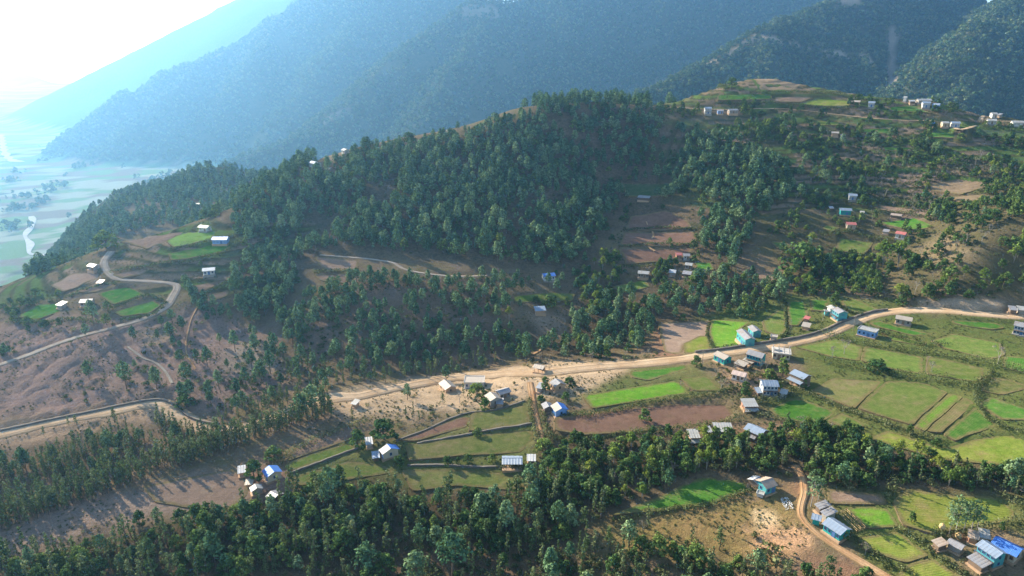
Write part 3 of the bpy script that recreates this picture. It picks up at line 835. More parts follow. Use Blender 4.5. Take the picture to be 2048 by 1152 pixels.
# ------------------------------------------------------------------ roads
RMAT = dict(dirt_road='dirt road', gravel_road='gravel road', hill_track='gravel road', ridge_road='dirt road', village_path='orange path', hedged_lane='orange path', gully_track='gravel road', trail='orange path')
for rd in road_data:
    L = rd['L']; n = len(L)
    T_ = np.gradient(L, axis=0); T_ /= np.hypot(T_[:, 0], T_[:, 1])[:, None]; N_ = np.c_[-T_[:, 1], T_[:, 0]]
    mb = MB(); prof = [(-.5, -.28), (-.42, 0.02), (-.2, .0), (0, .05), (.2, .0), (.42, 0.02), (.5, -.28)]
    wv = rd['w'] * (1 + .30 * fbm(L[:, 0], L[:, 1], 9.0, 3)) * (np.where(L[:, 0] < -70, 1.22, 1.0) if rd['name'] == 'dirt_road' else 1.0)
    for i in range(n):
        for a, h in prof:
            p = L[i] + N_[i] * wv[i] * a
            mb.v.append((p[0], p[1], rd['z'][i] + h + .02))
    k = len(prof)
    for i in range(n - 1):
        for j in range(k - 1):
            mb.f.append((i * k + j, (i + 1) * k + j, (i + 1) * k + j + 1, i * k + j + 1)); mb.m.append(0)
    mb.f = [q[::-1] for q in mb.f]
    o = mb.build(rd['name'], MATS[RMAT[rd['name']]]); o.data.shade_smooth()
    at = o.data.attributes.new('across', 'FLOAT', 'POINT'); at.data.foreach_set('value', np.tile(np.array([q[0] for q in prof], np.float32), n))
    tag(o, kind='structure')
# river bed and its bends in the valley
for pts, w in (([(62,430),(66,445),(50,468),(60,485),(58,503),(80,507),(132,508)], 10), ([(2,268),(8,300),(22,318),(45,322)], 22)):
    P = np.array([[float(c) for c in at_height(u, v, FLOOR + 4)] for u, v in pts])
    L = smooth_line(P[:, :2], 10.0)
    T_ = np.gradient(L, axis=0); T_ /= np.hypot(T_[:, 0], T_[:, 1])[:, None]; N_ = np.c_[-T_[:, 1], T_[:, 0]]
    mb = MB()
    for i in range(len(L)):
        ww = w * (1 + .4 * math.sin(i * .5))
        for a in (-.5, 0, .5):
            p = L[i] + N_[i] * ww * a; mb.v.append((p[0], p[1], float(base_z(np.array([p[0]]), np.array([p[1]]))[0]) + 1.5))
    for i in range(len(L) - 1):
        for j in range(2): mb.f.append((i * 3 + j, i * 3 + j + 1, (i + 1) * 3 + j + 1, (i + 1) * 3 + j)); mb.m.append(0)
    tag(mb.build('river', MATS['river sand']), kind='structure')
# ------------------------------------------------------------------ houses
def mk_paint(name, col, jit=.12, rough=.7, metal=0.0, sc=1.3, dirt=None, wave=0.0):
    m, nt, out = new_mat(name); T = NT(nt)
    co = T.n('ShaderNodeTexCoord').outputs['Object']
    n2 = T.noise(co, sc, 5, .7)
    c = T.n('ShaderNodeRGB'); c.outputs[0].default_value = (*col, 1); c = c.outputs[0]
    if dirt is not None:
        c = T.mix(T.maprange(T.noise(co, .6, 5, .75), .44, .66, 0, .85), c, dirt)
    c = hsv_jit(T, c, n2, jit)
    b = T.n('ShaderNodeBsdfPrincipled'); T.l(c, b.inputs['Base Color'])
    b.inputs['Roughness'].default_value = rough; b.inputs['Metallic'].default_value = metal
    b.inputs['Specular IOR Level'].default_value = .3
    if wave:
        s = T.n('ShaderNodeSeparateXYZ'); T.l(co, s.inputs[0])
        w = T.n('ShaderNodeMath', operation='SINE'); T.l(T.math('MULTIPLY', s.outputs[0], 2 * math.pi / wave), w.inputs[0])
        T.l(T.bump(w.outputs[0], .03, .6), b.inputs['Normal'])
    T.l(b.outputs[0], out.inputs[0])
RC = dict(zinc=((.26,.265,.28),(.24,.18,.13)), blue=((.05,.17,.52),(.12,.22,.42)), sky=((.22,.28,.36),(.22,.24,.26)), rust=((.36,.29,.23),(.24,.16,.11)),
          white=((.36,.36,.34),(.27,.24,.19)), red=((.46,.13,.11),(.36,.17,.14)), buff=((.38,.33,.27),(.35,.28,.21)), pink=((.47,.36,.31),(.36,.27,.22)), grey=((.34,.36,.38),(.25,.23,.21)))
for k, (c, d) in RC.items(): mk_paint('roof ' + k, c, .1, .5, .15, 1.0, d, .25)
WC = dict(teal=((.015,.30,.26),(.03,.2,.18)), aqua=((.055,.29,.30),(.09,.2,.2)), pale=((.28,.40,.45),(.28,.38,.40)), white=((.50,.50,.47),(.36,.32,.27)), mud=((.42,.28,.17),(.32,.2,.12)),
          stone=((.30,.27,.23),(.2,.17,.14)), brick=((.37,.18,.11),(.28,.15,.1)), cream=((.48,.40,.28),(.46,.38,.27)), wood=((.16,.11,.075),(.1,.075,.055)), concrete=((.44,.41,.37),(.33,.30,.26)), bluewall=((.16,.30,.55),(.2,.27,.38)))
for k, (c, d) in WC.items(): mk_paint('wall ' + k, c, .12, .85, 0, 1.2, d)
mk_paint('pane', (.02,.03,.04), .1, .25)
mk_paint('frame wood', (.20,.13,.08), .15, .7)
mk_paint('frame blue', (.06,.14,.30), .12, .6)
mk_paint('post', (.22,.17,.12), .2, .8)
mk_paint('straw', (.46,.33,.16), .3, .95, 0, 6.0, (.33,.22,.1))
mk_paint('stone', (.15,.13,.11), .35, .95, 0, 1.2, (.09,.08,.06))
mk_paint('white stone', (.68,.67,.64), .15, .9, 0, 2.0, (.5,.47,.42))
mk_paint('tank', (.03,.03,.035), .1, .5)
_MC = {}
def win_mesh(w, h, fm):
    k = ('w', round(w, 2), round(h, 2), fm)
    if k not in _MC:
        a = MB(); t = .1
        a.box(-w/2, -w/2 + t, -.06, .05, 0, h); a.box(w/2 - t, w/2, -.06, .05, 0, h)
        a.box(-w/2 + t, w/2 - t, -.06, .05, 0, t); a.box(-w/2 + t, w/2 - t, -.06, .05, h - t, h)
        a.box(-.03, .03, -.05, .04, t, h - t)
        b = MB(); b.box(-w/2 + t, w/2 - t, -.02, .0, t, h - t)
        _MC[k] = (a.mesh('window', MATS[fm]), b.mesh('pane', MATS['pane']))
    return _MC[k]
def door_mesh(w, h, fm):
    k = ('d', w, h, fm)
    if k not in _MC:
        a = MB(); a.box(-w/2, w/2, -.05, .05, 0, h)
        a.box(-w/2 - .08, -w/2, -.08, .05, 0, h + .08); a.box(w/2, w/2 + .08, -.08, .05, 0, h + .08); a.box(-w/2, w/2, -.08, .05, h, h + .08)
        _MC[k] = a.mesh('door', MATS[fm])
    return _MC[k]
def put(name, me, parent, loc=(0, 0, 0), rz=0.0):
    o = bpy.data.objects.new(name, me); link(o, parent); o.location = loc; o.rotation_euler = (0, 0, rz); return o
def sheet_mesh(w, ln, roof):
    """one corrugated sheet: w across, ln down the slope; ridges and valleys are folded in"""
    k = ('s', round(w, 2), round(ln, 2), roof)
    if k not in _MC:
        a = MB(); n = 6; t = .02
        top = []; bot = []
        for i in range(n + 1):
            x = -w / 2 + w * i / n; z = .035 * (i % 2)
            top.append((x, z + t)); bot.append((x, z - t))
        for i in range(n):
            (x0, z0), (x1, z1) = top[i], top[i + 1]
            a.poly([(x0, 0, z0), (x1, 0, z1), (x1, ln, z1), (x0, ln, z0)])
        a.poly([(-w/2, 0, -t), (-w/2, ln, -t), (w/2, ln, -t), (w/2, 0, -t)])
        _MC[k] = a.mesh('roof_sheet', MATS['roof ' + roof])
    return _MC[k]
SOLID = []      # footprints, to keep plants out: (x, y, radius)
HSEQ = random.Random(11)
def house(name, cat, label, A, B, W, eh, style, roof, wall, pitch=.42, win=None, doors=1, storeys=1, porch=False, plinth=True, frame='frame wood', group=None, over=.45, roof2=None):
    """A, B: picture points of the two ends of the ridge"""
    hr = eh + (W / 2 * pitch if style == 'gable' else .2)
    g = ground_at([A[0], B[0]], [A[1], B[1]], hr)
    a, b = g[0, :2], g[1, :2]; d = b - a; L = float(np.hypot(*d)) - 2 * over * (1 if style != 'flat' else 0)
    L = max(L, 1.8)
    rz = math.atan2(d[1], d[0]); c = (a + b) / 2
    # turn so that local -y is the side towards the viewer
    n = np.array([math.sin(rz), -math.cos(rz)])
    if n @ (-c) < 0: rz += math.pi
    ux, uy = math.cos(rz), math.sin(rz)
    cs = [place_z(np.array([c[0] + sx * ux * L/2 - sy * uy * W/2]), np.array([c[1] + sx * uy * L/2 + sy * ux * W/2]))[0] for sx in (-1,1) for sy in (-1,1)]
    z0 = float(np.mean(cs)) + .12; deep = z0 - min(cs) + .5
    dist = math.hypot(c[0], c[1]); near = dist < 300; px = FPX / 2 / max(dist, 1)
    root = empty(name, (c[0], c[1], z0), rz)
    tag(root, label, cat, group)
    SOLID.append((c[0], c[1], max(L, W) * .5 + 1.2))
    wm = MATS['wall ' + wall]; rm = MATS['roof ' + roof]
    hw = W / 2; hl = L / 2
    if plinth:
        p = MB(); p.box(-hl - .35, hl + .35, -hw - .55, hw + .35, -deep, .18); p.build('plinth', MATS['wall mud' if wall != 'white' else 'wall stone'], root)
    w = MB()
    if style == 'gable':
        rh = hw * pitch
        w.prism([(-hl,-hw,0.0),(-hl,hw,0.0),(-hl,hw,eh),(-hl,0,eh+rh),(-hl,-hw,eh)], [(hl,-hw,0.0),(hl,hw,0.0),(hl,hw,eh),(hl,0,eh+rh),(hl,-hw,eh)])
    elif style == 'shed':
        rh = W * .22
        w.prism([(-hl,-hw,0.0),(-hl,hw,0.0),(-hl,hw,eh+rh),(-hl,-hw,eh)], [(hl,-hw,0.0),(hl,hw,0.0),(hl,hw,eh+rh),(hl,-hw,eh)])
    elif style == 'flat':
        w.box(-hl, hl, -hw, hw, 0.0, eh)
    if style != 'open': w.build('wall', wm, root)
    # roof
    if style == 'gable' or style == 'open':
        rh = hw * pitch; sl = math.hypot(hw + over, (hw + over) * pitch); ang = math.atan(pitch)
        if style == 'open': rh = hw * pitch
        zr = eh + rh + .10
        rf = MB(); n_s = max(2, int(round((L + 2 * over) / .95)))
        if near:
            rf.tube((-hl - over, 0, zr + .02), (hl + over, 0, zr + .02), .09, .09, 6)       # ridge cap
            ro = rf.build('roof', rm, root)
            sw = (L + 2 * over) / n_s; me = sheet_mesh(sw * 1.02, sl, roof)
            for sgn in (1, -1):
                for i in range(n_s):
                    o = bpy.data.objects.new('roof_sheet', me if sgn > 0 or not roof2 else sheet_mesh(sw * 1.02, sl, roof2)); link(o, ro)
                    x = -hl - over + sw * (i + .5)
                    o.location = (x, 0, zr + (.018 if i % 2 else 0) + HSEQ.uniform(-.008, .008))
                    o.rotation_euler = (-ang + HSEQ.uniform(-.012, .012), 0, 0) if sgn > 0 else (-ang + HSEQ.uniform(-.012, .012), 0, math.pi)
        else:
            t = .09; y1 = hw + over; z1 = zr - y1 * pitch
            for sg in (-1, 1):
                A_ = [(-hl-over, 0, zr), (-hl-over, sg*y1, z1), (-hl-over, sg*y1, z1+t), (-hl-over, 0, zr+t)]
                B_ = [(hl+over, q[1], q[2]) for q in A_]
                if sg > 0: rf.prism(A_, B_)
                else: rf.prism(A_[::-1], B_[::-1])
            ro = rf.build('roof', rm, root)
        if style == 'open':
            for x in np.linspace(-hl + .15, hl - .15, max(3, int(L / 2.4) + 1)):
                for y in (-hw + .1, hw - .1):
                    q = MB(); q.box(x - .09, x + .09, y - .09, y + .09, -.3, eh + .05); q.build('post', MATS['post'], root)
            q = MB(); q.box(-hl + .3, hl - .3, hw - .5, hw - .25, 0, eh * .75); q.build('back_wall', wm, root)
    elif style == 'shed':
        rh = W * .22; rf = MB(); t = .08; k = rh / W; o_ = over
        y0, y1 = -hw - o_, hw + o_
        za = eh - o_ * k + .07; zb = eh + rh + o_ * k + .07
        if near:
            n_s = max(2, int(round((L + 2 * over) / .95))); sw = (L + 2 * o_) / n_s
            rf.box(-hl - o_, hl + o_, y1 - .12, y1, zb - .14, zb - .02)
            ro = rf.build('roof', rm, root); me = sheet_mesh(sw * 1.02, math.hypot(y1 - y0, zb - za), roof)
            for i in range(n_s):
                o = bpy.data.objects.new('roof_sheet', me); link(o, ro)
                o.location = (-hl - o_ + sw * (i + .5), y0, za + (.018 if i % 2 else 0)); o.rotation_euler = (math.atan(k) + HSEQ.uniform(-.012, .012), 0, 0)
        else:
            rf.prism([(-hl-o_, y0, za), (-hl-o_, y1, zb), (-hl-o_, y1, zb+t), (-hl-o_, y0, za+t)], [(hl+o_, y0, za), (hl+o_, y1, zb), (hl+o_, y1, zb+t), (hl+o_, y0, za+t)])
            rf.build('roof', rm, root)
    elif style == 'flat':
        rf = MB(); rf.box(-hl - .25, hl + .25, -hw - .25, hw + .25, eh + .003, eh + .2); ro = rf.build('roof', rm, root)
        pr = MB(); t = .16; e = .2
        for q in ((-hl-.25, hl+.25, -hw-.25, -hw-.25+t), (-hl-.25, hl+.25, hw+.25-t, hw+.25), (-hl-.25, -hl-.25+t, -hw-.25+t, hw+.25-t), (hl+.25-t, hl+.25, -hw-.25+t, hw+.25-t)):
            pr.box(*q, eh + .2, eh + .42)
        pr.build('parapet', MATS['wall concrete' if wall not in ('white',) else 'wall white'], root)
    # openings
    if style in ('gable', 'shed', 'flat') and win != 0 and L > 2.6:
        sh = eh / storeys; ww = .85; wh = min(1.15, sh * .45)
        me_w, me_p = win_mesh(ww, wh, frame); me_d = door_mesh(.95, min(1.95, sh * .8), frame)
        n = win if win else max(2, int(L / 2.1))
        for s in range(storeys):
            for side in (-1, 1):
                for i in range(n):
                    x = -hl + L * (i + .5) / n
                    isd = (s == 0 and side == -1 and doors and (i == n // 2 or (doors > 1 and i % 2 == 0)))
                    y = side * (hw + .03)
                    if isd: put('door', me_d, root, (x, y, .0), 0 if side < 0 else math.pi)
                    else:
                        o = put('window', me_w, root, (x, y, s * sh + sh * .34), 0 if side < 0 else math.pi)
                        if near or dist < 420: put('pane', me_p, o)
            for side in (-1, 1):
                o = put('window', me_w, root, (side * (hl + .03), 0, s * sh + sh * .34), math.pi / 2 * side)
                if near: put('pane', me_p, o)
        if storeys > 1:
            b = MB(); b.box(-hl, hl, -hw - .95, -hw - .002, sh - .08, sh + .06); bo = b.build('balcony', MATS['wall wood'], root)
            r = MB(); r.box(-hl, hl, -hw - .95, -hw - .90, sh + .75, sh + .82)
            for x in np.linspace(-hl + .05, hl - .05, max(4, int(L / .7))): r.box(x - .03, x + .03, -hw - .94, -hw - .90, sh + .06, sh + .75)
            r.build('railing', MATS[frame], bo)
            for x in np.linspace(-hl + .1, hl - .1, max(3, int(L / 2.6) + 1)):
                q = MB(); q.box(x - .06, x + .06, -hw - .93, -hw - .81, 0.0, sh - .08); q.build('post', MATS['post'], root)
    if porch:
        y0 = -hw - 1.9; ze = eh * .62
        q = MB(); t = .06
        q.prism([(-hl-.3, y0, ze-.45), (-hl-.3, -hw-.01, ze+.1), (-hl-.3, -hw-.01, ze+.1+t), (-hl-.3, y0, ze-.45+t)], [(hl+.3, y0, ze-.45), (hl+.3, -hw-.01, ze+.1), (hl+.3, -hw-.01, ze+.1+t), (hl+.3, y0, ze-.45+t)])
        q.build('porch_roof', rm, root)
        for x in np.linspace(-hl, hl, max(3, int(L / 2.2) + 1)):
            q = MB(); q.box(x - .07, x + .07, y0 + .15, y0 + .29, -deep, ze - .42); q.build('porch_post', MATS['post'], root)
    return root
H = house
# bottom corner homestead
H('house','house','long bright blue roofed house, the nearer blue roof at the bottom corner of the village',(1990,1074),(2044,1101),4.8,2.6,'gable','blue','cream',win=4)
H('house','house','two storey turquoise house under a pale blue tin roof beside the long blue roof',(1964,1080),(2006,1109),3.9,3.8,'gable','sky','aqua',storeys=2,win=4,frame='frame blue')
H('shed','shed','long grey tin shed below the turquoise two storey house in the bottom corner',(1942,1110),(1974,1134),2.4,1.9,'shed','zinc','wood',win=0)
H('shed','shed','narrow whitish tin shed between the leaning weathered shed and the turquoise house',(1898,1078),(1929,1094),2.3,1.9,'gable','zinc','stone',win=0)
H('shed','shed','weathered greenish tin shed beside the tall haystack on a pole',(1872,1078),(1888,1093),2.3,1.8,'shed','rust','wood',win=0)
H('shed','shed','rusty brown roofed animal shed above the long blue roofed house',(1938,1068),(1956,1073),2.4,2.0,'shed','rust','brick',win=0)
H('shed','shed','small white roofed shed at the upper end of the long blue roof',(1959,1067),(1979,1071),2.6,1.9,'shed','white','stone',win=0)
# turquoise house by the orange path
H('house','house','long turquoise house with pale blue roof next to the bright square wheat field',(1656,1036),(1694,1062),4.4,2.5,'gable','sky','teal',win=4,frame='frame blue')
H('shed','shed','small square grey roofed shed joined to the upper end of the long turquoise house',(1652,1020),(1663,1030),3.2,2.2,'shed','zinc','stone',win=0)
H('shed','shed','old pale tin shed uppermost in the row by the tall tree on the orange path',(1640,1006),(1650,1016),3.0,2.1,'shed','zinc','wood',win=0)
H('outhouse','outhouse','tiny turquoise outhouse on the path side of the long turquoise house',(1629,1036),(1637,1038),1.5,1.9,'shed','sky','teal',win=0,plinth=False)
# house on the spur above the orange path
H('house','house','turquoise house with a rusty patched tin roof beside the dark shaded wheat field',(1521,966),(1545,955),4.4,2.7,'gable','rust','aqua',win=2,frame='frame blue')
H('shed','shed','grey tin shed standing against the turquoise house with the rusty roof',(1506,962),(1519,952),3.4,2.0,'gable','grey','wood',win=0)
H('water_tank','water tank','low white water tank in front of the rusty roofed turquoise house',(1517,985),(1525,987),1.5,1.0,'flat','white','white',win=0,plinth=False)
# row above the wooded band
H('house','house','long earthen house with a shiny blue grey tin roof over a red yard',(1496,847),(1531,863),4.8,2.6,'gable','sky','mud',win=4,doors=2)
H('shed','shed','tiny tin lean-to in the red yard of the long earthen house',(1501,871),(1509,874),1.9,1.4,'shed','zinc','wood',win=0,plinth=False)
H('house','house','low cream house with a long flat whitish roof between two sheds above the woods',(1427,857),(1465,856),3.8,2.3,'shed','white','cream',win=4)
H('shed','shed','white two step roofed shed at the end of the row above the bamboo woods',(1376,870),(1398,868),3.6,1.9,'shed','white','mud',win=0,porch=True)
H('shed','shed','dark open lean-to between the two whitish roofed sheds above the woods',(1408,861),(1423,859),2.4,1.5,'shed','grey','wood',win=0,plinth=False)
H('house','house','small white roofed house alone at the upper end of the ploughed field',(1484,808),(1513,806),3.8,2.1,'shed','white','brick',win=3,porch=True)
# cluster below the bend of the road
H('house','house','two storey white house with grey blue tin roof and dark doorways below the cluster',(1522,762),(1556,762),4.8,4.2,'gable','sky','white',storeys=2,win=4,frame='frame blue')
H('hut','hut','small square white hut beside the white two storey house',(1563,783),(1573,785),2.2,1.9,'shed','white','white',win=0)
H('shed','shed','low pale tin roof on the ground beside the white two storey house',(1512,782),(1523,781),2.6,1.2,'shed','sky','wood',win=0,plinth=False)
H('house','house','brown two storey house with silver roof and long porch roof beside the striped field',(1588,739),(1617,752),4.6,4.0,'gable','sky','wood',win=4,doors=2,porch=True)
H('house','house','white walled house with a dull pink brown roof below two small sheds',(1466,741),(1494,747),3.8,2.4,'gable','pink','white',win=3)
H('shed','shed','open buff roofed shed above the pink brown roofed house',(1472,724),(1493,731),2.6,1.7,'shed','buff','wood',win=0)
H('shed','shed','buff tin shed touching the yard wall of the long dark green house',(1490,717),(1509,725),2.4,1.6,'shed','buff','wood',win=0)
H('house','house','small green house with plain pale roof just below the road',(1434,703),(1458,713),4.2,2.7,'gable','buff','teal',win=3,frame='frame blue')
H('house','house','large dark green two storey house with wide grey roof below the road',(1497,700),(1530,708),4.8,4.2,'gable','zinc','teal',storeys=2,win=5,frame='frame blue')
H('house','house','turquoise and white house with long pale roof beside the brightest green field',(1483,660),(1502,674),4.2,3.9,'gable','zinc','aqua',win=4,storeys=1,frame='frame blue')
H('house','house','shorter turquoise house standing behind the long pale roofed one by the bright field',(1504,652),(1516,660),3.6,3.2,'gable','zinc','aqua',win=2,frame='frame blue')
H('hut','hut','plain square stone hut against the roadside wall',(1542,673),(1554,674),2.6,2.0,'flat','buff','stone',win=0)
H('hut','hut','low mud hut with a flat roof in a small walled yard above the road',(1604,650),(1621,652),3.2,1.6,'shed','buff','mud',win=0)
H('hut','hut','tiny reddish brick hut behind the low mud hut above the road',(1611,636),(1617,637),2.0,1.4,'shed','red','brick',win=0,plinth=False)
H('house','house','bright turquoise house with steep pale roof and dark tree behind it above the road',(1674,615),(1688,625),4.4,4.2,'gable','zinc','aqua',win=3,storeys=2,frame='frame blue')
H('house','house','white gabled back wing of the bright turquoise house above the road',(1662,610),(1669,617),3.4,3.2,'gable','white','white',win=0)
H('water_tank','water tank','small round topped turquoise tank house beside the bright turquoise house',(1650,622),(1657,622),1.9,2.0,'flat','sky','aqua',win=0,plinth=False)
H('house','house','flat roofed house with pale blue walls on the lower side of the road',(1719,655),(1754,662),4.8,2.9,'flat','white','bluewall',win=4,frame='frame blue')
H('house','house','whitish roofed house on a mound just below the road and the spur',(1792,631),(1826,636),4.4,2.6,'gable','buff','stone',win=3)
H('house','house','white two storey house with silver roof at the end of the upper terraces',(2030,642),(2060,650),5.0,4.2,'gable','zinc','white',win=4,storeys=2,frame='frame blue')
H('shed','shed','dark roadside shed with a pale roof at the cut bank',(2018,614),(2034,617),3.2,2.2,'shed','zinc','wood',win=0)
H('shed','shed','white roofed roadside shed beyond the dark shed at the cut bank',(2035,614),(2056,618),3.2,2.2,'shed','white','stone',win=0)
# hamlet on the sunny side of the forest
H('house','house','white walled house with pale blue roof highest in the hillside hamlet',(1697,386),(1715,387),4.2,3.0,'gable','sky','white',win=3,frame='frame blue')
H('shed','shed','small blue tin shed under the white hillside house',(1716,401),(1724,402),2.4,1.6,'shed','sky','wood',win=0,plinth=False)
H('house','house','dark green house with pale blue roof in the middle of the hillside hamlet',(1679,416),(1703,418),4.4,3.0,'gable','sky','teal',win=4,frame='frame blue')
H('shed','shed','grey lean-to among trees beyond the green hillside house',(1658,415),(1667,416),2.6,1.6,'shed','grey','wood',win=0,plinth=False)
H('shed','shed','white fronted privy beside the green hillside house',(1721,424),(1728,425),2.0,1.7,'shed','white','white',win=0,plinth=False)
H('house','house','mud house with a faded red roof and a pale awning below the green hillside house',(1692,444),(1712,446),4.4,2.6,'gable','red','cream',win=3)
H('house','house','white house with a dark red roof at the edge of the hillside hamlet',(1793,463),(1814,465),4.4,2.8,'gable','red','white',win=3,porch=False)
H('shed','shed','pale tin shed between banana plants and the dark red roof',(1766,461),(1779,463),2.8,1.5,'shed','zinc','stone',win=0)
H('shed','shed','old brown plank shed by the green field on the hillside',(1782,427),(1805,429),3.6,2.0,'gable','rust','wood',win=0)
H('shed','shed','buff shed on the sunny slope under the crest village',(1663,263),(1678,265),3.4,2.2,'gable','buff','mud',win=0)
H('shed','shed','white ended shed next to the buff shed under the crest village',(1681,268),(1691,269),3.4,2.4,'gable','zinc','white',win=0)
# houses in the dark gully
H('house','house','long white roofed house on the shelf below the brown terraces',(1276,542),(1299,543),4.2,2.5,'gable','white','stone',win=4)
H('house','house','house with a bright blue roof alone on the forest edge',(1085,547),(1109,547),4.6,2.6,'gable','blue','white',win=3,frame='frame blue')
H('shed','shed','long pale green roofed shed in the clearing below the bright blue roof',(1069,618),(1091,619),3.6,2.0,'shed','sky','mud',win=0)
H('shed','shed','long silver shed under the dark forest clearing',(1276,394),(1300,395),3.4,2.0,'shed','zinc','wood',win=0)
H('house','house','red end of the double house beside the brown terraces',(1351,507),(1364,507),3.8,2.4,'gable','red','brick',win=2)
H('house','house','silver roofed half of the double house beside the brown terraces',(1366,508),(1380,508),3.8,2.4,'gable','zinc','white',win=2)
H('house','house','white roofed house above the small shaded green field',(1371,526),(1386,527),3.6,2.3,'gable','white','stone',win=2)
H('shed','shed','grey tin shed below the shaded green field among tall trees',(1365,546),(1383,547),3.2,2.0,'shed','zinc','wood',win=0)
H('shed','shed','low buff shed hidden behind trees next to the grey tin shed',(1338,543),(1352,544),3.0,1.9,'shed','grey','stone',win=0)
# along the sandy road
H('shelter','shelter','buff flat roofed roadside shelter with a dark open front on the sandy road',(1069,731),(1090,731),3.4,2.2,'open','buff','wood',win=0)
H('house','house','house with grey gable roof on the bare sandy bank above the blue roof',(1110,758),(1121,767),4.6,2.7,'gable','zinc','mud',win=2)
H('shed','shed','small stone store with a flat grey roof beside the lone dark tree',(1076,771),(1086,772),3.0,2.0,'shed','grey','stone',win=0)
H('house','house','blue roofed house with a pale half roof in a red yard beside the hedge',(1114,804),(1124,818),4.6,2.7,'gable','blue','bluewall',win=2,frame='frame blue',roof2='buff')
H('shed','shed','dark grey tin barn between the hedged lane and the blue roofed house',(1092,803),(1098,814),3.2,2.1,'gable','zinc','wood',win=0)
H('house','house','stone house with brown gable roof on the slope above the olive field',(980,785),(992,796),4.4,2.8,'gable','buff','stone',win=2)
H('house','house','long silver roofed wing running back from the brown gabled stone house',(994,784),(1018,775),3.6,2.3,'gable','zinc','stone',win=3)
H('shed','shed','small pale lean-to at the foot of the brown gabled stone house',(992,804),(1007,803),2.8,1.5,'shed','zinc','mud',win=0)
H('house','house','buff roofed house with dark open gable beside the walled yard on the sand',(888,762),(902,771),4.6,2.3,'gable','buff','mud',win=2)
H('house','house','big square flat roofed house with white rim beside the sandy road',(930,761),(968,757),6.0,2.8,'flat','concrete' if False else 'buff','white',win=4,frame='frame blue')
H('hut','hut','little whitish hut on the sand above the great dark trees',(707,804),(715,806),2.4,1.7,'shed','white','mud',win=0)
# olive field farms
H('house','house','house with a blue and silver gable roof between the dark trees and the olive field',(774,888),(782,899),5.6,2.7,'gable','blue','cream',win=2,frame='frame blue',roof2='zinc')
H('shed','shed','pale blue lean-to joined to the blue and silver gable house',(746,911),(757,909),2.6,1.6,'shed','sky','wood',win=0,plinth=False)
H('shed','shed','grey roofed store under the great dark tree behind the blue and silver house',(733,884),(743,882),3.0,1.8,'shed','grey','stone',win=0)
H('house','house','house with plain blue roof and yellow gable beside the round dark tree',(538,931),(549,945),4.6,2.7,'gable','blue','cream',win=2,frame='frame blue')
H('hut','hut','narrow white roofed hut at the edge of the pale stubble field',(510,968),(514,978),3.0,2.0,'gable','white','stone',win=0)
H('shed','shed','grey ragged tin shed half hidden by the forest below the plain blue roof',(542,982),(557,991),3.8,2.0,'gable','zinc','wood',win=0)
H('shed','shed','grey shed on the far side of the round dark tree by the plain blue roof',(478,941),(489,938),2.8,1.7,'shed','grey','mud',win=0)
H('shed','shed','tiny stone shed behind the narrow white roofed hut',(495,965),(502,964),1.8,1.2,'shed','buff','mud',win=0,plinth=False)
H('barn','barn','long open sided barn on posts with a blue white roof under the olive field',(1004,921),(1045,918),4.4,2.5,'open','sky','wood',win=0,pitch=.32)
H('shed','shed','dark grey roof beyond the open barn, half under round bushes',(1054,917),(1072,916),2.4,1.4,'shed','grey','wood',win=0)
# knoll
H('house','house','blue walled house at the end of the bright strip field on the knoll',(425,472),(456,472),4.8,2.8,'gable','blue','bluewall',win=4,frame='frame blue')
H('house','house','pale blue roofed house in the banana garden below the knoll fields',(405,540),(430,533),4.4,2.5,'gable','sky','white',win=3,frame='frame blue')
H('house','house','silver roofed house on the outer shoulder beside the bare yards',(180,527),(194,530),4.0,2.4,'gable','zinc','stone',win=2)
H('house','house','long grey roofed house among trees beside the bright half round field',(161,600),(186,598),4.4,2.4,'gable','grey','stone',win=3)
H('hut','hut','pale roofed hut hidden in trees left of the long grey roofed house',(117,606),(129,608),3.2,1.9,'shed','zinc','stone',win=0)
H('shelter','shelter','low broken shelter on the bare strip above the bright half round field',(195,563),(207,563),2.8,1.4,'shed','buff','wood',win=0)
H('house','house','white and grey house on the saddle where the forest begins',(400,448),(418,450),4.0,2.4,'gable','zinc','white',win=2)
H('house','house','small white house high on the saddle at the forest corner',(426,413),(438,414),4.0,2.3,'gable','white','white',win=2)
H('shed','shed','little pale shed a step further along the saddle at the forest corner',(392,407),(401,407),3.2,2.0,'gable','zinc','stone',win=0)
# crest
H('house','house','white and blue house on the bare end of the forest ridge',(623,321),(637,326),4.6,3.0,'gable','sky','white',win=3,frame='frame blue')
H('house','house','tiny pale house on the skyline at the upper end of the bare ridge',(687,296),(694,298),4.0,2.6,'gable','white','white',win=2)
H('shed','shed','flat pale shed on the terrace under the white and blue ridge house',(653,337),(662,338),3.4,1.9,'shed','zinc','stone',win=0)
H('house','house','two storey white house with blue roof on the crest road',(1409,214),(1423,215),4.6,4.2,'gable','sky','white',storeys=2,win=3,frame='frame blue')
H('shed','shed','silver roofed shop next to the white two storey house on the crest road',(1434,219),(1447,220),3.8,2.2,'gable','zinc','bluewall',win=2)
H('house','house','grey roofed house at the end of the three on the crest road',(1456,219),(1475,219),4.2,2.6,'gable','zinc','stone',win=3)
H('house','house','long pale roofed house at the end of the pale terrace under the hilltop',(1699,200),(1721,203),4.4,2.5,'gable','buff','mud',win=3)
H('house','house','blue and white house behind the hedge right under the hilltop',(1737,202),(1751,203),4.4,3.2,'gable','sky','white',win=3,frame='frame blue')
H('house','house','wide white roof in the crest cluster under the dark trees',(1834,198),(1862,198),5.0,2.8,'gable','white','stone',win=4)
H('house','house','white house with blue windows in front of the wide white roof',(1844,204),(1861,205),4.6,3.4,'gable','sky','white',win=3,frame='frame blue')
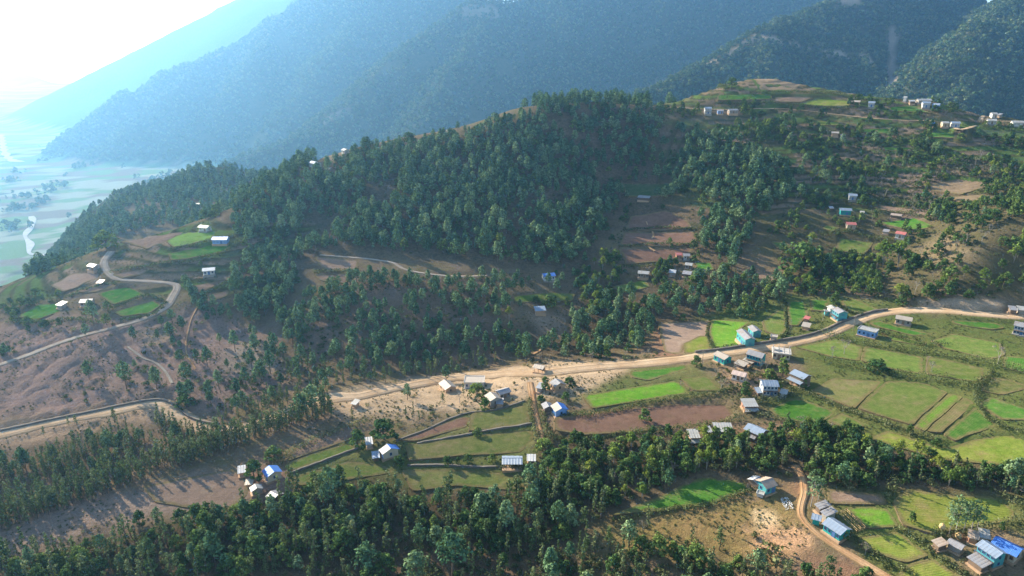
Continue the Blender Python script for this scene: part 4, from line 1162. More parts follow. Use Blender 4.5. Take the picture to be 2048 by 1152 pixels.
H('house','house','blue walled house at the end of the crest cluster',(1866,206),(1881,208),4.6,3.4,'gable','sky','bluewall',win=3,frame='frame blue')
H('hut','hut','slim white hut on the skyline beside the crest cluster',(1808,193),(1815,194),3.0,3.0,'gable','white','white',win=0)
H('shed','shed','dark low shed linking the slim white hut with the crest cluster',(1818,202),(1830,202),3.0,1.9,'shed','grey','wood',win=0)
H('hut','hut','tiny blue roofed hut under the crest road',(1865,247),(1872,248),2.8,1.8,'shed','blue','wood',win=0)
H('house','house','cream house with open front under the crest road',(1883,244),(1897,245),4.4,2.8,'gable','white','cream',win=3)
H('house','house','white roofed house beside the cream house under the crest road',(1902,244),(1920,245),4.6,2.8,'gable','sky','white',win=3,frame='frame blue')
H('house','house','white house alone along the crest road past the dark shrubs',(1974,239),(1993,240),4.6,2.6,'gable','white','white',win=3)
H('house','house','long white house at the far end of the crest road',(2023,241),(2060,242),4.8,2.8,'gable','white','white',win=4)
H('house','house','white house beside the great tree on the far crest',(1982,225),(1994,226),4.4,2.8,'gable','white','white',win=2)
H('shed','shed','small pale shed touching the white house by the great tree on the far crest',(1996,229),(2003,230),3.0,1.9,'shed','zinc','stone',win=0)

# the unfinished concrete house with column stubs on its roof
def unfinished():
    g = ground_at([1546, 1580], [700, 703], 2.9); a, b = g[0, :2], g[1, :2]; d = b - a; L = float(np.hypot(*d)); rz = math.atan2(d[1], d[0]); c = (a + b) / 2
    z0 = float(place_z(np.array([c[0]]), np.array([c[1]]))[0]) + .1
    r = empty('unfinished_house', (c[0], c[1], z0), rz); tag(r, 'unfinished cream house with bare concrete columns standing up from its flat roof by the road', 'house')
    SOLID.append((c[0], c[1], L * .55 + 1)); W = 5.6; hl = L / 2; hw = W / 2
    w = MB(); w.box(-hl, hl, -hw, hw, -.8, 2.7); w.build('wall', MATS['wall cream'], r)
    w = MB(); w.box(-hl - .5, hl + .5, -hw - .5, hw + .5, 2.703, 2.9); rf = w.build('roof', MATS['wall concrete'], r)
    for x in np.linspace(-hl + .2, hl - .2, 4):
        for y in (-hw + .2, 0, hw - .2):
            q = MB(); q.box(x - .14, x + .14, y - .14, y + .14, 2.9, 4.0); q.tube((x, y, 4.0), (x, y, 4.7), .04, .03, 4); q.build('column', MATS['wall concrete'], r)
    q = MB(); q.box(-hl + .4, -hl + 2.2, -1.1, 1.2, 2.9, 3.7); q.build('stair_head', MATS['wall concrete'], r)
    me_w, me_p = win_mesh(.9, 1.15, 'frame wood')
    for i in range(4):
        x = -hl + L * (i + .5) / 4
        for sd in (-1, 1):
            if i == 1 and sd < 0: put('door', door_mesh(.95, 1.95, 'frame wood'), r, (x, -hw - .03, 0)); continue
            put('pane', me_p, put('window', me_w, r, (x, sd * (hw + .03), .9), 0 if sd < 0 else math.pi))
    for i in range(3): q = MB(); q.box(-hl - .003, -hl + .12, -hw + .4 + i * 1.7, -hw + .6 + i * 1.7, 0, .1)
unfinished()
# haystacks
def haystack(u, v, r, h, pole, label):
    g = ground_at([u], [v])[0]; z = float(place_z(g[:1], g[1:2])[0])
    root = empty('haystack', (g[0], g[1], z)); tag(root, label, 'haystack')
    mb = MB(); n = 14; prof = [(.55, .0), (.8, .12), (1.0, .35), (.95, .6), (.7, .82), (.3, .97), (.02, 1.0)]
    z0 = 1.6 if pole else 0.0
    rings = []
    for a, t in prof:
        ring = []
        for i in range(n):
            k = 1 + .1 * math.sin(3 * i + 7 * t) + random.uniform(-.05, .05); th = 2 * math.pi * i / n
            ring.append((r * a * k * math.cos(th), r * a * k * math.sin(th), z0 + h * t))
        rings.append(ring)
    for A_, B_ in zip(rings, rings[1:]):
        for i in range(n): mb.poly([A_[i], A_[(i+1) % n], B_[(i+1) % n], B_[i]])
    mb.poly(rings[0][::-1]); mb.poly(rings[-1])
    mb.build('straw', MATS['straw'], root)
    q = MB(); q.tube((0, 0, -.3), (0, 0, z0 + h + .5), .1, .06, 6); q.build('pole', MATS['post'], root)
haystack(1881, 1069, .85, 1.7, True, 'round haystack lifted on a pole at the edge of the yellow green field')
haystack(1917, 1075, 1.0, 1.5, False, 'squat haystack on the ground between the sheds and the yellow green field')
# animal pen of rails beside the turquoise house
def pen():
    px = [(1677,1030),(1692,1024),(1730,1060),(1714,1066)]; g = ground_at([p[0] for p in px], [p[1] for p in px]); c = g.mean(0)
    r = empty('animal_pen', tuple(c)); tag(r, 'brown pen of wooden rails between the long turquoise house and the bright square field', 'pen')
    def zz(p): return float(place_z(np.array([p[0]]), np.array([p[1]]))[0])
    lines = [(g[0], g[1]), (g[1], g[2]), (g[2], g[3]), (g[3], g[0]), ((g[0]+g[1])/2, (g[2]+g[3])/2)]
    for a, b in lines:
        L = np.hypot(*(b - a)[:2]); n = max(2, int(L / 1.6))
        for i in range(n + 1):
            p = a + (b - a) * i / n; q = MB(); z = zz(p); q.box(p[0]-c[0]-.06, p[0]-c[0]+.06, p[1]-c[1]-.06, p[1]-c[1]+.06, z-c[2]-.2, z-c[2]+1.3); q.build('post', MATS['post'], r)
        for h in (.6, 1.15):
            q = MB(); q.tube((a[0]-c[0], a[1]-c[1], zz(a)-c[2]+h), (b[0]-c[0], b[1]-c[1], zz(b)-c[2]+h), .07, .07, 5); q.build('rail', MATS['straw'], r)
    SOLID.append((c[0], c[1], 3.0))
pen()
# heap of white stones
def stones():
    g = ground_at([1574], [1008])[0]; r = empty('stone_heap', (g[0], g[1], float(place_z(g[:1], g[1:2])[0]))); tag(r, 'spread of broken white stones beside the orange path', 'stone heap')
    rr = random.Random(3); ms = []
    for k in range(4):
        mb = MB(); bm = bmesh.new(); bmesh.ops.create_icosphere(bm, subdivisions=1, radius=.22)
        for v_ in bm.verts: v_.co *= rr.uniform(.7, 1.2)
        me = bpy.data.meshes.new('stone'); bm.to_mesh(me); bm.free(); me.materials.append(MATS['white stone']); ms.append(me)
    for i in range(110):
        x = rr.uniform(-1.3, 1.3); y = rr.uniform(-2.6, 2.6)
        z = float(place_z(np.array([g[0]+x]), np.array([g[1]+y]))[0]) - r.location.z
        o = put('stone', rr.choice(ms), r, (x, y, z + .1 + rr.uniform(0, .25) * math.exp(-x*x-y*y/4)), rr.uniform(0, 6)); s = rr.uniform(.35, .9); o.scale = (s, s, s)
    SOLID.append((g[0], g[1], 2.5))
stones()
# walls of fieldstone
def stone_wall(name, pts, h, t, label, mat='stone', cat='wall'):
    L = smooth_line(ground_at([p[0] for p in pts], [p[1] for p in pts])[:, :2], 1.2); z = place_z(L[:, 0], L[:, 1])
    T_ = np.gradient(L, axis=0); T_ /= np.hypot(T_[:, 0], T_[:, 1])[:, None]; N_ = np.c_[-T_[:, 1], T_[:, 0]]
    mb = MB(); c = L.mean(0); z0 = float(z.mean())
    for i in range(len(L)):
        jh = h * (1 + .18 * (random.random() - .5)); jt = t * (1 + .25 * (random.random() - .5))
        for s, zz in ((-.5, -.6), (-.42, jh), (.42, jh * random.uniform(.93, 1.05)), (.5, -.6)):
            p = L[i] + N_[i] * jt * s - c; mb.v.append((p[0], p[1], z[i] + zz - z0))
    for i in range(len(L) - 1):
        for j in range(3): mb.f.append((i*4+j, i*4+j+1, (i+1)*4+j+1, (i+1)*4+j)); mb.m.append(0)
    n = len(L) - 1
    mb.f.append((3, 2, 1, 0)); mb.m.append(0); mb.f.append((n*4, n*4+1, n*4+2, n*4+3)); mb.m.append(0)
    o = mb.build(name, MATS[mat]); o.location = (c[0], c[1], z0); tag(o, label, cat); return o
stone_wall('stone_wall', [(1390,708),(1450,699),(1530,688),(1600,677),(1648,663),(1688,645),(1738,627),(1775,620)], 1.1, .8, 'dark stone wall along the upper edge of the village road', 'stone')
stone_wall('stone_wall', [(0,862),(100,842),(200,820),(290,799),(325,798),(352,812),(378,836),(412,848),(440,850)], .9, .7, 'stone parapet round the hairpin bend of the lower road', 'stone')
stone_wall('stone_wall', [(580,948),(640,926),(700,902),(736,888)], .7, .6, 'low straight stone wall between the two pale green fields', 'stone')
stone_wall('stone_wall', [(834,889),(938,869),(1000,858),(1066,848)], .6, .7, 'dark bund wall across the middle of the olive fields', 'stone')
stone_wall('stone_wall', [(792,884),(850,862),(900,838),(940,826),(985,822),(1050,802)], .5, .6, 'curved low wall along the upper edge of the olive field', 'stone')
stone_wall('stone_wall', [(815,932),(880,931),(950,935),(1000,934)], .6, .8, 'low wall behind the row of small round trees', 'stone')

def utility_pole(u, v, label):
    g = ground_at([u], [v])[0]; r = empty('utility_pole', (g[0], g[1], float(place_z(g[:1], g[1:2])[0]))); tag(r, label, 'pole', None)
    q = MB(); q.tube((0, 0, -.5), (0, 0, 7.5), .13, .09, 8); q.build('post', MATS['post'], r)
    q = MB(); q.box(-.7, .7, -.05, .05, 6.9, 7.02); q.build('cross_arm', MATS['post'], r)
    for x in (-.6, 0, .6): q = MB(); q.tube((x, 0, 7.02), (x, 0, 7.2), .04, .03, 6); q.build('insulator', MATS['white stone'], r)
utility_pole(1850, 746, 'thin wooden power pole on the bund of the upper terraces')
utility_pole(1404, 733, 'thin wooden power pole on the road edge above the bright fields')
utility_pole(1098, 738, 'thin wooden power pole beside the roadside shelter')
utility_pole(1706, 662, 'thin wooden power pole beside the road by the pale blue walled house')
# ------------------------------------------------------------------ plants
def mk_leaf(name, cols, trans=.18, jit=.45):
    m, nt, out = new_mat(name); T = NT(nt)
    at = T.n('ShaderNodeAttribute', attribute_name='tone').outputs['Fac']
    oi = T.n('ShaderNodeObjectInfo').outputs['Random']
    f = T.math('ADD', T.math('MULTIPLY', oi, .62), T.math('MULTIPLY', at, .38))
    col = T.ramp(f, [(.12, cols[0]), (.5, cols[1]), (.88, cols[2])])
    col = hsv_jit(T, col, at, jit)
    d = T.n('ShaderNodeBsdfDiffuse'); T.l(col, d.inputs[0])
    t = T.n('ShaderNodeBsdfTranslucent')
    tc = T.mix(.5, col, (.16, .22, .02)); T.l(tc, t.inputs[0])
    mx = T.n('ShaderNodeMixShader'); mx.inputs[0].default_value = trans
    T.l(d.outputs[0], mx.inputs[1]); T.l(t.outputs[0], mx.inputs[2]); T.l(mx.outputs[0], out.inputs[0])
    return m
mk_leaf('needles', ((.042,.098,.052), (.09,.165,.08), (.18,.245,.12)))
mk_leaf('lopped leaves', ((.05,.085,.034), (.10,.14,.058), (.17,.19,.09)))
mk_leaf('broad leaves', ((.032,.075,.027), (.075,.13,.04), (.15,.20,.05)))
mk_leaf('bamboo leaves', ((.08,.14,.03), (.14,.20,.04), (.24,.27,.05)), .35)
mk_leaf('shrub leaves', ((.05,.07,.03), (.09,.11,.045), (.15,.15,.075)))
mk_leaf('grey twigs', ((.16,.14,.11), (.22,.19,.15), (.26,.21,.15)), .1, .2)
mk_leaf('far leaves', ((.032,.065,.03), (.062,.105,.045), (.125,.14,.065)))
def mk_bark(name, c0, c1):
    mk_simple(name, (c0, c1), 1.5, 6.0, .3, .1)
mk_bark('bark', (.10,.075,.055), (.17,.13,.095)); mk_bark('pale bark', (.27,.24,.2), (.38,.34,.29))
PR = np.random.default_rng(21)
def leaf_mesh(name, lobes, n_per, size, mat, up=.25, flat=.95, jit=.9):
    """lobes: list of (centre, (rx, ry, rz)); leaf sprays lie in the outer part of every lobe"""
    V = []; tone = []
    for c, r in lobes:
        n = n_per
        d = PR.normal(size=(n, 3)); d /= np.linalg.norm(d, axis=1)[:, None]
        d[:, 2] = np.where(d[:, 2] < -.45, -d[:, 2], d[:, 2])
        rad = PR.uniform(.55, 1.08, (n, 1)) ** .7
        p = np.array(c) + d * np.array(r) * rad
        nr = d * flat + PR.normal(size=(n, 3)) * .36 + np.array([0, 0, up * .6]); nr /= np.linalg.norm(nr, axis=1)[:, None]
        a = np.cross(nr, PR.normal(size=(n, 3))); a /= np.linalg.norm(a, axis=1)[:, None]; b = np.cross(nr, a)
        s = size * PR.uniform(.6, 1.35, (n, 1)); e = PR.uniform(.55, 1.0, (n, 1))
        q = np.stack([p - a * s + b * s * e * PR.uniform(-.5, .5, (n, 1)), p - b * s * e, p + a * s + b * s * e * PR.uniform(-.5, .5, (n, 1)), p + b * s * e], 1) * 1.0
        V.append(q.reshape(-1, 3)); lt = PR.uniform(0, 1)
        tone.append(np.repeat(np.clip(.55 * lt + .45 * PR.uniform(0, 1, n), 0, 1), 4))
    V = np.concatenate(V); tone = np.concatenate(tone); n = len(V) // 4
    me = bpy.data.meshes.new(name)
    me.vertices.add(len(V)); me.vertices.foreach_set('co', V.astype(np.float32).ravel())
    me.loops.add(len(V)); me.loops.foreach_set('vertex_index', np.arange(len(V), dtype=np.int32))
    me.polygons.add(n); me.polygons.foreach_set('loop_start', (np.arange(n) * 4).astype(np.int32))
    me.update(calc_edges=True)
    at = me.attributes.new('tone', 'FLOAT', 'POINT'); at.data.foreach_set('value', tone.astype(np.float32))
    me.materials.append(MATS[mat]); return me
U = lambda a, b: float(PR.uniform(a, b))
def wood(name, segs, mat, k=5):
    mb = MB()
    for p, q, r0, r1 in segs: mb.tube(p, q, r0, r1, k)
    return mb.mesh(name, MATS[mat])
def proto_pine(H, R, base, n=32, q=15):
    R = R * 1.22
    lob = []
    for i in range(n):
        t = (i + .5) / n; z = H * (base + (1 - base) * t)
        prof = (min(1, (t + .10) / .34) ** .6) * (1 - max(0, t - .30) / .72) ** .50
        rr = R * prof; ang = i * 2.4 + U(-.5, .5); off = rr * U(.45, .8); s = max(.42, R * U(.30, .42) * (1.1 - .5 * t))
        lob.append(((off * math.cos(ang), off * math.sin(ang), z + U(-.3, .3)), (s, s, s * .8)))
    for t in (.3, .5, .7, .9):
        z = H * (base + (1 - base) * t); lob.append(((U(-.2, .2), U(-.2, .2), z), (R * .5 * (1.1 - t), R * .5 * (1.1 - t), R * .45)))
    lx_, ly_ = U(-.25, .25), U(-.25, .25)
    sg = [((0, 0, -.6), (lx_, ly_, H * .5), H * .018, H * .013), ((lx_, ly_, H * .5), (0, 0, H * .95), H * .013, H * .004)]
    for i in range(7):
        z = H * (base * .9 + (1 - base) * U(0, .6)); an = U(0, 6.3); sg.append(((lx_ * .6, ly_ * .6, z), (R * .7 * math.cos(an), R * .7 * math.sin(an), z + .5), .06, .025))
    return wood('trunk', sg, 'bark'), leaf_mesh('crown', lob, q, .36, 'needles', .3)
def proto_lopped(H, R, base, n=20, q=12, dens=1.0):
    lob = []
    for i in range(n):
        t = (i + U(0, 1)) / n; z = H * (base + (1 - base) * t); an = U(0, 6.3); rr = R * (1.05 - .55 * t) * U(.2, .95)
        s = R * U(.38, .62) * (1.1 - .35 * t); lob.append(((rr * math.cos(an), rr * math.sin(an), z), (s, s, s * 1.15)))
    x, y = U(-.4, .4), U(-.4, .4)
    sg = [((0, 0, -.5), (x, y, H * .55), .17, .11), ((x, y, H * .55), (0, 0, H * .97), .11, .03)]
    for i in range(8):
        z = H * U(base, .9); an = U(0, 6.3); sg.append(((x * .7, y * .7, z), (R * .8 * math.cos(an), R * .8 * math.sin(an), z + .5), .05, .02))
    return wood('trunk', sg, 'bark'), leaf_mesh('crown', lob, q, .27, 'lopped leaves', .25)
def proto_broad(H, R, n=38, q=15, mat='broad leaves', size=.36, low=.30):
    lob = []
    for i in range(n):
        d = PR.normal(size=3); d /= np.linalg.norm(d); d[2] = abs(d[2]) * 1.2 - .32
        k = U(.62, .92); s = R * U(.2, .34)
        lob.append(((d[0] * R * k, d[1] * R * k, H * (low + .06) + (H * (1 - low)) * max(-.2, d[2] * k) * .9), (s, s, s * .78)))
    for i in range(5): lob.append(((U(-.3, .3) * R, U(-.3, .3) * R, H * U(.4, .75)), (R * .4, R * .4, R * .35)))
    sg = [((0, 0, -.6), (.1, .1, H * .35), .04 * R + .12, .03 * R + .09)]
    for i in range(7):
        an = i * .9 + U(-.2, .2); sg.append(((.1, .1, H * .33), (R * .62 * math.cos(an), R * .62 * math.sin(an), H * U(.5, .75)), .03 * R + .04, .03))
    return wood('trunk', sg, 'bark'), leaf_mesh('crown', lob, q, size, mat, .3)
def proto_tall(H, R):      # slender pale stemmed tree with feathery clumps
    lob = []
    for i in range(24):
        t = i / 24; z = H * (.42 + .58 * t); rr = R * (1.0 - .5 * abs(t - .4)) * U(.2, 1); an = U(0, 6.3); s = U(.5, .95); lob.append(((rr * math.cos(an), rr * math.sin(an), z), (s, s, s)))
    sg = [((0, 0, -.5), (.2, 0, H * .9), .14, .04)]
    for i in range(6): an = U(0, 6.3); z = H * U(.4, .7); sg.append(((.1, 0, z), (R * .8 * math.cos(an), R * .8 * math.sin(an), z + 1.6), .06, .02))
    return wood('trunk', sg, 'pale bark'), leaf_mesh('crown', lob, 15, .24, 'needles', .2)
def proto_bamboo(H, R):
    lob = []; sg = []
    for i in range(17):
        an = U(0, 6.3); sp = U(.15, 1.0) * R; hh = H * (1.05 - .42 * sp / R); pts = []
        for k in range(6):
            t = k / 5; z = hh * math.sin(t * 2.05) / 1.0; r = sp * t ** 1.5; pts.append((r * math.cos(an), r * math.sin(an), z))
        for k in range(5): sg.append((pts[k], pts[k + 1], .05, .035))
        for k, s in ((2, .62), (3, .8), (4, .8), (5, .6)): lob.append((pts[k], (s * 1.05, s * 1.05, s * .95)))
    return wood('stem', sg, 'pale bark', 4), leaf_mesh('foliage', lob, 10, .27, 'bamboo leaves', .2)
def proto_shrub(R, H):
    lob = []
    for i in range(9):
        an = U(0, 6.3); k = U(0, .75); s = R * U(.34, .5); lob.append(((R * k * math.cos(an), R * k * math.sin(an), H * U(.25, .8)), (s, s, H * U(.28, .42))))
    sg = [((U(-.1, .1), U(-.1, .1), -.3), (R * .5 * math.cos(i), R * .5 * math.sin(i), H * .6), .05, .02) for i in (0, 1.3, 2.6, 3.9, 5.1)]
    return wood('stem', sg, 'bark', 4), leaf_mesh('foliage', lob, 13, .22, 'shrub leaves', .3)
def proto_bare(H):
    sg = []; tips = []
    def grow(p, d, L, r, lev):
        q = p + d * L; sg.append((tuple(p), tuple(q), r, r * .6))
        if lev == 0: tips.append(tuple(q)); return
        for i in range(3):
            e = (d + np.array([U(-.8, .8), U(-.8, .8), U(-.1, .6)])); e /= np.linalg.norm(e); grow(q, e, L * U(.55, .75), r * .55, lev - 1)
    grow(np.array([0, 0, -.3]), np.array([.03, .02, 1.0]), H * .38, .14, 3)
    lob = [(t, (.45, .45, .4)) for t in tips[::2]]
    return wood('trunk', sg, 'pale bark', 4), leaf_mesh('twigs', lob, 7, .16, 'grey twigs', .1)
PROTO = {
 'pine_tree': [proto_pine(9.5, 2.5, .36), proto_pine(10.5, 2.2, .42), proto_pine(8.6, 2.7, .3), proto_pine(9.0, 1.9, .3), proto_pine(11.0, 2.7, .48), proto_pine(7.0, 1.9, .22)],
 'lopped_tree': [proto_lopped(9.5, 1.25, .18), proto_lopped(10.5, 1.0, .25), proto_lopped(8.5, 1.5, .15, 22), proto_lopped(11.0, .85, .12, 18), proto_lopped(9.0, 1.7, .25, 24, 13), proto_lopped(8.0, .7, .3, 12, 9)],
 'broadleaf_tree': [proto_broad(8.0, 3.1, low=.26), proto_broad(7.0, 2.8, low=.24), proto_broad(9.5, 3.2, 44, low=.3), proto_broad(6.2, 3.2, low=.2), proto_broad(10.0, 2.5, 44, low=.26)],
 'bamboo_clump': [proto_bamboo(8.5, 3.6), proto_bamboo(7.0, 3.2), proto_bamboo(9.5, 3.2)],
 'shrub': [proto_shrub(1.3, 1.5), proto_shrub(1.6, 1.3), proto_shrub(1.0, 1.7), proto_shrub(1.9, 1.9)],
 'bare_tree': [proto_bare(6.0), proto_bare(7.0), proto_bare(5.0)],
 'slender_tree': [proto_tall(12.0, 2.2), proto_tall(10.5, 1.8)],
}
PH = {'pine_tree': 9.5, 'lopped_tree': 9.5, 'broadleaf_tree': 8.2, 'bamboo_clump': 8.0, 'shrub': 1.6, 'bare_tree': 6.0, 'slender_tree': 11.5}
TREES = {k: [] for k in PROTO}      # (x, y, z, scale, rot, variant, label, group)
occ = []
KEEP = [(f['P'], .6) for f in field_data]
def blocked(x, y, margin=0.0):
    m = np.zeros(x.shape, bool)
    for f in field_data:
        P = f['R']; lo = P.min(0); hi = P.max(0)
        k = (x > lo[0]) & (x < hi[0]) & (y > lo[1]) & (y < hi[1])
        if k.any(): m[k] |= in_poly(x[k], y[k], f['cen'] + (P - f['cen']) * 1.0)
    for rd in road_data:
        hw = rd['w'] / 2 + .9 + margin; L = rd['L']; lo = L.min(0) - hw; hi = L.max(0) + hw
        k = np.nonzero((x > lo[0]) & (x < hi[0]) & (y > lo[1]) & (y < hi[1]))[0]
        if len(k): d = np.hypot(x[k][:, None] - L[None, :, 0], y[k][:, None] - L[None, :, 1]).min(1); m[k] |= d < hw
    for sx, sy, r in SOLID: m |= np.hypot(x - sx, y - sy) < r + margin
    return m
def seen(x, y, z, h):
    """does the line from the camera to the tree top clear the relief?"""
    ok = np.ones(len(x), bool)
    for t in np.linspace(.3, .97, 40): ok &= (CAM_H + (z + h - CAM_H) * t) > lut_z(x * t, y * t) - .5
    return ok
SR = np.random.default_rng(5)
def stand(kinds, poly, spacing, scale, label, group, jitter=.48, clump=None, margin=.5, avoid=True, xy=False):
    """kinds: {kind: weight}; poly in picture points; label may hold {k}"""
    if xy: g = np.array(poly, float)
    else: g = ground_at([p[0] for p in poly], [p[1] for p in poly])[:, :2]
    lo = g.min(0); hi = g.max(0)
    X, Y = np.meshgrid(np.arange(lo[0], hi[0], spacing), np.arange(lo[1], hi[1], spacing), indexing='ij')
    X = X + (np.arange(X.shape[1]) % 2)[None, :] * spacing * .5
    X = (X + SR.uniform(-jitter, jitter, X.shape) * spacing).ravel(); Y = (Y + SR.uniform(-jitter, jitter, Y.shape) * spacing).ravel()
    k = in_poly(X, Y, g)
    if clump: k &= (fbm(X, Y, clump[0], 3) + SR.normal(0, .12, X.shape)) > clump[1]
    X = X[k]; Y = Y[k]
    if avoid and len(X): b = blocked(X, Y, margin); X = X[~b]; Y = Y[~b]
    if not len(X): return
    Z = place_z(X, Y); ks = list(kinds); w = np.array([kinds[q] for q in ks], float); ch = SR.choice(len(ks), len(X), p=w / w.sum())
    for x, y, z, c in zip(X, Y, Z, ch):
        kd = ks[c]; s = SR.uniform(*scale) * SR.uniform(.9, 1.1)
        TREES[kd].append((x, y, z - .15, s, SR.uniform(0, 6.28), SR.integers(len(PROTO[kd])), label, group))
NAMED = []
def single(kind, u, v, px_h, var, label, wide=1.0):
    """one tree by its foot in the picture and its height there"""
    g = ground_at([u], [v])[0]; _, _, dep = pixel_of(g[0], g[1], g[2]); H = px_h * dep / FPX / math.cos(PITCH)
    hh = {'pine_tree': [9.5, 10.5, 8.6, 9.0, 11.0, 7.0], 'lopped_tree': [9.5, 10.5, 8.5, 11, 9, 8], 'broadleaf_tree': [8, 7, 9.5, 6.2, 10], 'bamboo_clump': [8.5, 7, 9.5], 'shrub': [1.5, 1.3, 1.7, 1.9], 'bare_tree': [6, 7, 5], 'slender_tree': [12, 10.5]}[kind][var]
    NAMED.append((kind, g[0], g[1], float(place_z(g[:1], g[1:2])[0]) - .15, H / hh, U(0, 6.3), var, label, wide))
    SOLID.append((g[0], g[1], {'pine_tree': 2.2, 'broadleaf_tree': 2.4}.get(kind, .8) * H / hh))
B, P_, L_, M_, S_, D_, T_ = 'broadleaf_tree', 'pine_tree', 'lopped_tree', 'bamboo_clump', 'shrub', 'bare_tree', 'slender_tree'
# ---- single trees one can point at
single(B, 213, 497, 40, 3, 'wide dark spreading tree standing at the outer shoulder of the knoll', 1.25)
single(B, 768, 878, 46, 1, 'great dark round tree behind the blue and silver gable house', 1.35)
single(B, 716, 894, 42, 1, 'dark round tree left of the small grey store by the blue and silver house', 1.0)
single(B, 509, 957, 44, 1, 'round dark tree squeezed between the plain blue roof and the grey shed', 1.05)
single(B, 548, 915, 28, 3, 'low dark tree spreading behind the plain blue roofed house', 1.3)
single(B, 798, 932, 28, 1, 'round dark tree at the front corner of the blue and silver gable house')
single(B, 955, 870, 20, 3, 'small round tree alone on the bund between the olive fields')
single(B, 1290, 842, 30, 1, 'lone round tree standing in the ploughed field')
single(B, 1147, 890, 40, 4, 'tall dark leafy tree at the near edge of the ploughed field')
single(B, 895, 930, 24, 1, 'first small round tree of the row behind the open barn field, farthest from the barn')
single(B, 916, 928, 19, 4, 'thin small tree second in the row behind the open barn field')
single(B, 936, 928, 27, 0, 'largest round tree in the row behind the open barn field')
single(B, 984, 924, 21, 1, 'small round tree of the row nearest the open barn')
single(B, 1090, 905, 34, 3, 'round grey green tree at the lower end of the hedged lane', 1.2)
single(B, 1096, 945, 40, 1, 'big round tree just beyond the open barn', 1.1)
single(B, 955, 792, 32, 3, 'dark round tree in front of the flat roofed house on the sand', 1.1)
single(B, 970, 818, 26, 1, 'bright leafy tree at the foot of the brown gabled stone house', 1.1)
single(B, 1091, 782, 36, 4, 'dark tree on the sandy bank above the hedged lane')
single(B, 1082, 806, 22, 1, 'small round tree at the upper end of the hedged lane')
single(B, 1131, 802, 22, 1, 'small leafy tree behind the blue roofed house with the pale half roof')
single(B, 372, 812, 30, 3, 'broad bush like tree at the hairpin bend of the lower road', 1.25)
single(P_, 625, 832, 62, 4, 'large pine at the upper end of the plantation strip', 1.25)
single(P_, 604, 838, 50, 2, 'second large pine beside the largest one at the end of the plantation strip', 1.1)
single(P_, 342, 678, 32, 2, 'round headed pine alone on the eroded slope under the gravel road')
single(P_, 268, 682, 30, 0, 'pine on the eroded slope next to the gravel road')
single(P_, 316, 680, 22, 3, 'thin pine in the pale clearing under the gravel road')
single(P_, 440, 690, 24, 1, 'pine beside the small dark bush on the eroded slope')
single(P_, 64, 1142, 52, 1, 'lanky round topped pine in the lower corner of the stubble slope')
single(P_, 238, 860 + 40, 32, 2, 'round pine rising from the thin wood under the lower road')
single(P_, 104, 1000, 30, 2, 'first of two round crowned pines in the plantation strip')
single(P_, 135, 1004, 32, 2, 'second round crowned pine in the plantation strip')
single(P_, 315, 1040, 28, 2, 'small round pine on the stubble slope beside the bushes')
single(B, 280, 1048, 32, 1, 'round bush like tree on the stubble slope')
single(P_, 244, 1140, 34, 2, 'round pine at the edge of the near dark wood')
# near foreground trees
single(P_, 735, 1146, 66, 2, 'conical pine among the nearest trees at the lower edge', 1.05)
single(B, 770, 1150, 56, 0, 'bright green domed tree next to the conical pine at the lower edge', 1.0)
single(B, 738, 1168, 46, 0, 'lower bright green domed tree at the very edge', 1.1)
single(P_, 833, 1160, 64, 2, 'dome shaped pale pine standing clear at the lower edge', 1.1)
single(P_, 905, 1152, 92, 4, 'biggest pine at the lower edge with a broad pale crown', 1.3)
single(B, 1006, 1146, 52, 4, 'bright topped leafy tree right of the biggest pine')
single(B, 915, 1160, 26, 1, 'small round tree under the biggest pine')
single(P_, 1100, 1150, 60, 1, 'narrow pine at the lower edge among the lopped trees')
# tall trees on the near side
single(T_, 1622, 1012, 74, 0, 'tall feathery tree leaning over the orange path above the turquoise house', 1.25)
single(T_, 1634, 1012, 62, 1, 'slimmer feathery tree at the top of the shed row')
for i, (u, v, h) in enumerate(((1898,1068,70),(1911,1064,76),(1925,1069,72),(1941,1066,70),(1953,1064,64))):
    single(T_, u, v, h, i % 2, ('leftmost of the five slender pale stemmed trees in the yellow field', 'tallest of the five slender pale stemmed trees in the yellow field', 'middle one of the five slender pale stemmed trees in the yellow field', 'fourth of the five slender pale stemmed trees in the yellow field', 'last slender pale stemmed tree, nearest the end of the yellow field')[i], 1.2)
single(B, 2003, 1060, 24, 4, 'spindly small tree at the far edge of the yellow field')
single(B, 1686, 1076, 26, 1, 'dark bushy tree at the front gable of the long turquoise house')
single(D_, 1730, 1110, 30, 0, 'grey leafless tree at the lower edge of the yellow terraces by the path')
single(B, 1822, 1048, 30, 4, 'thin leafed tree at the corner of the yellow fields')
single(S_, 1545, 1120, 26, 3, 'green bush in the pale eroded hollow', 1.3)
single(B, 1755, 742, 28, 3, 'broad dark tree in the thick hedge of the upper terraces', 1.5)
single(B, 1818, 868, 26, 4, 'single dark bush like tree on the bund of the striped fields')
single(B, 1872, 892, 20, 3, 'spreading grey bush tree where the bund meets the yellow field')
single(B, 1603, 752 + 22, 26, 1, 'round yellow green tree beside the brown two storey house')
single(B, 1668, 612, 34, 4, 'dark tree right behind the bright turquoise house')
single(B, 1393, 733, 26, 1, 'round tree on the road edge above the bright fields')
single(B, 1600, 540, 62, 3, 'huge dark spreading tree in the gully under the hillside hamlet', 1.2)
single(M_, 1765, 536, 54, 0, 'great bamboo clump under the hillside fields', 1.1)
single(M_, 1795, 532, 48, 1, 'second bamboo clump joined to the great one under the hillside fields', 1.1)
single(B, 1097, 613, 26, 3, 'round dark tree above the pale green roofed shed in the clearing', 1.1)
single(P_, 1012, 628, 42, 4, 'tall pine standing on bare ground beside the red scar')
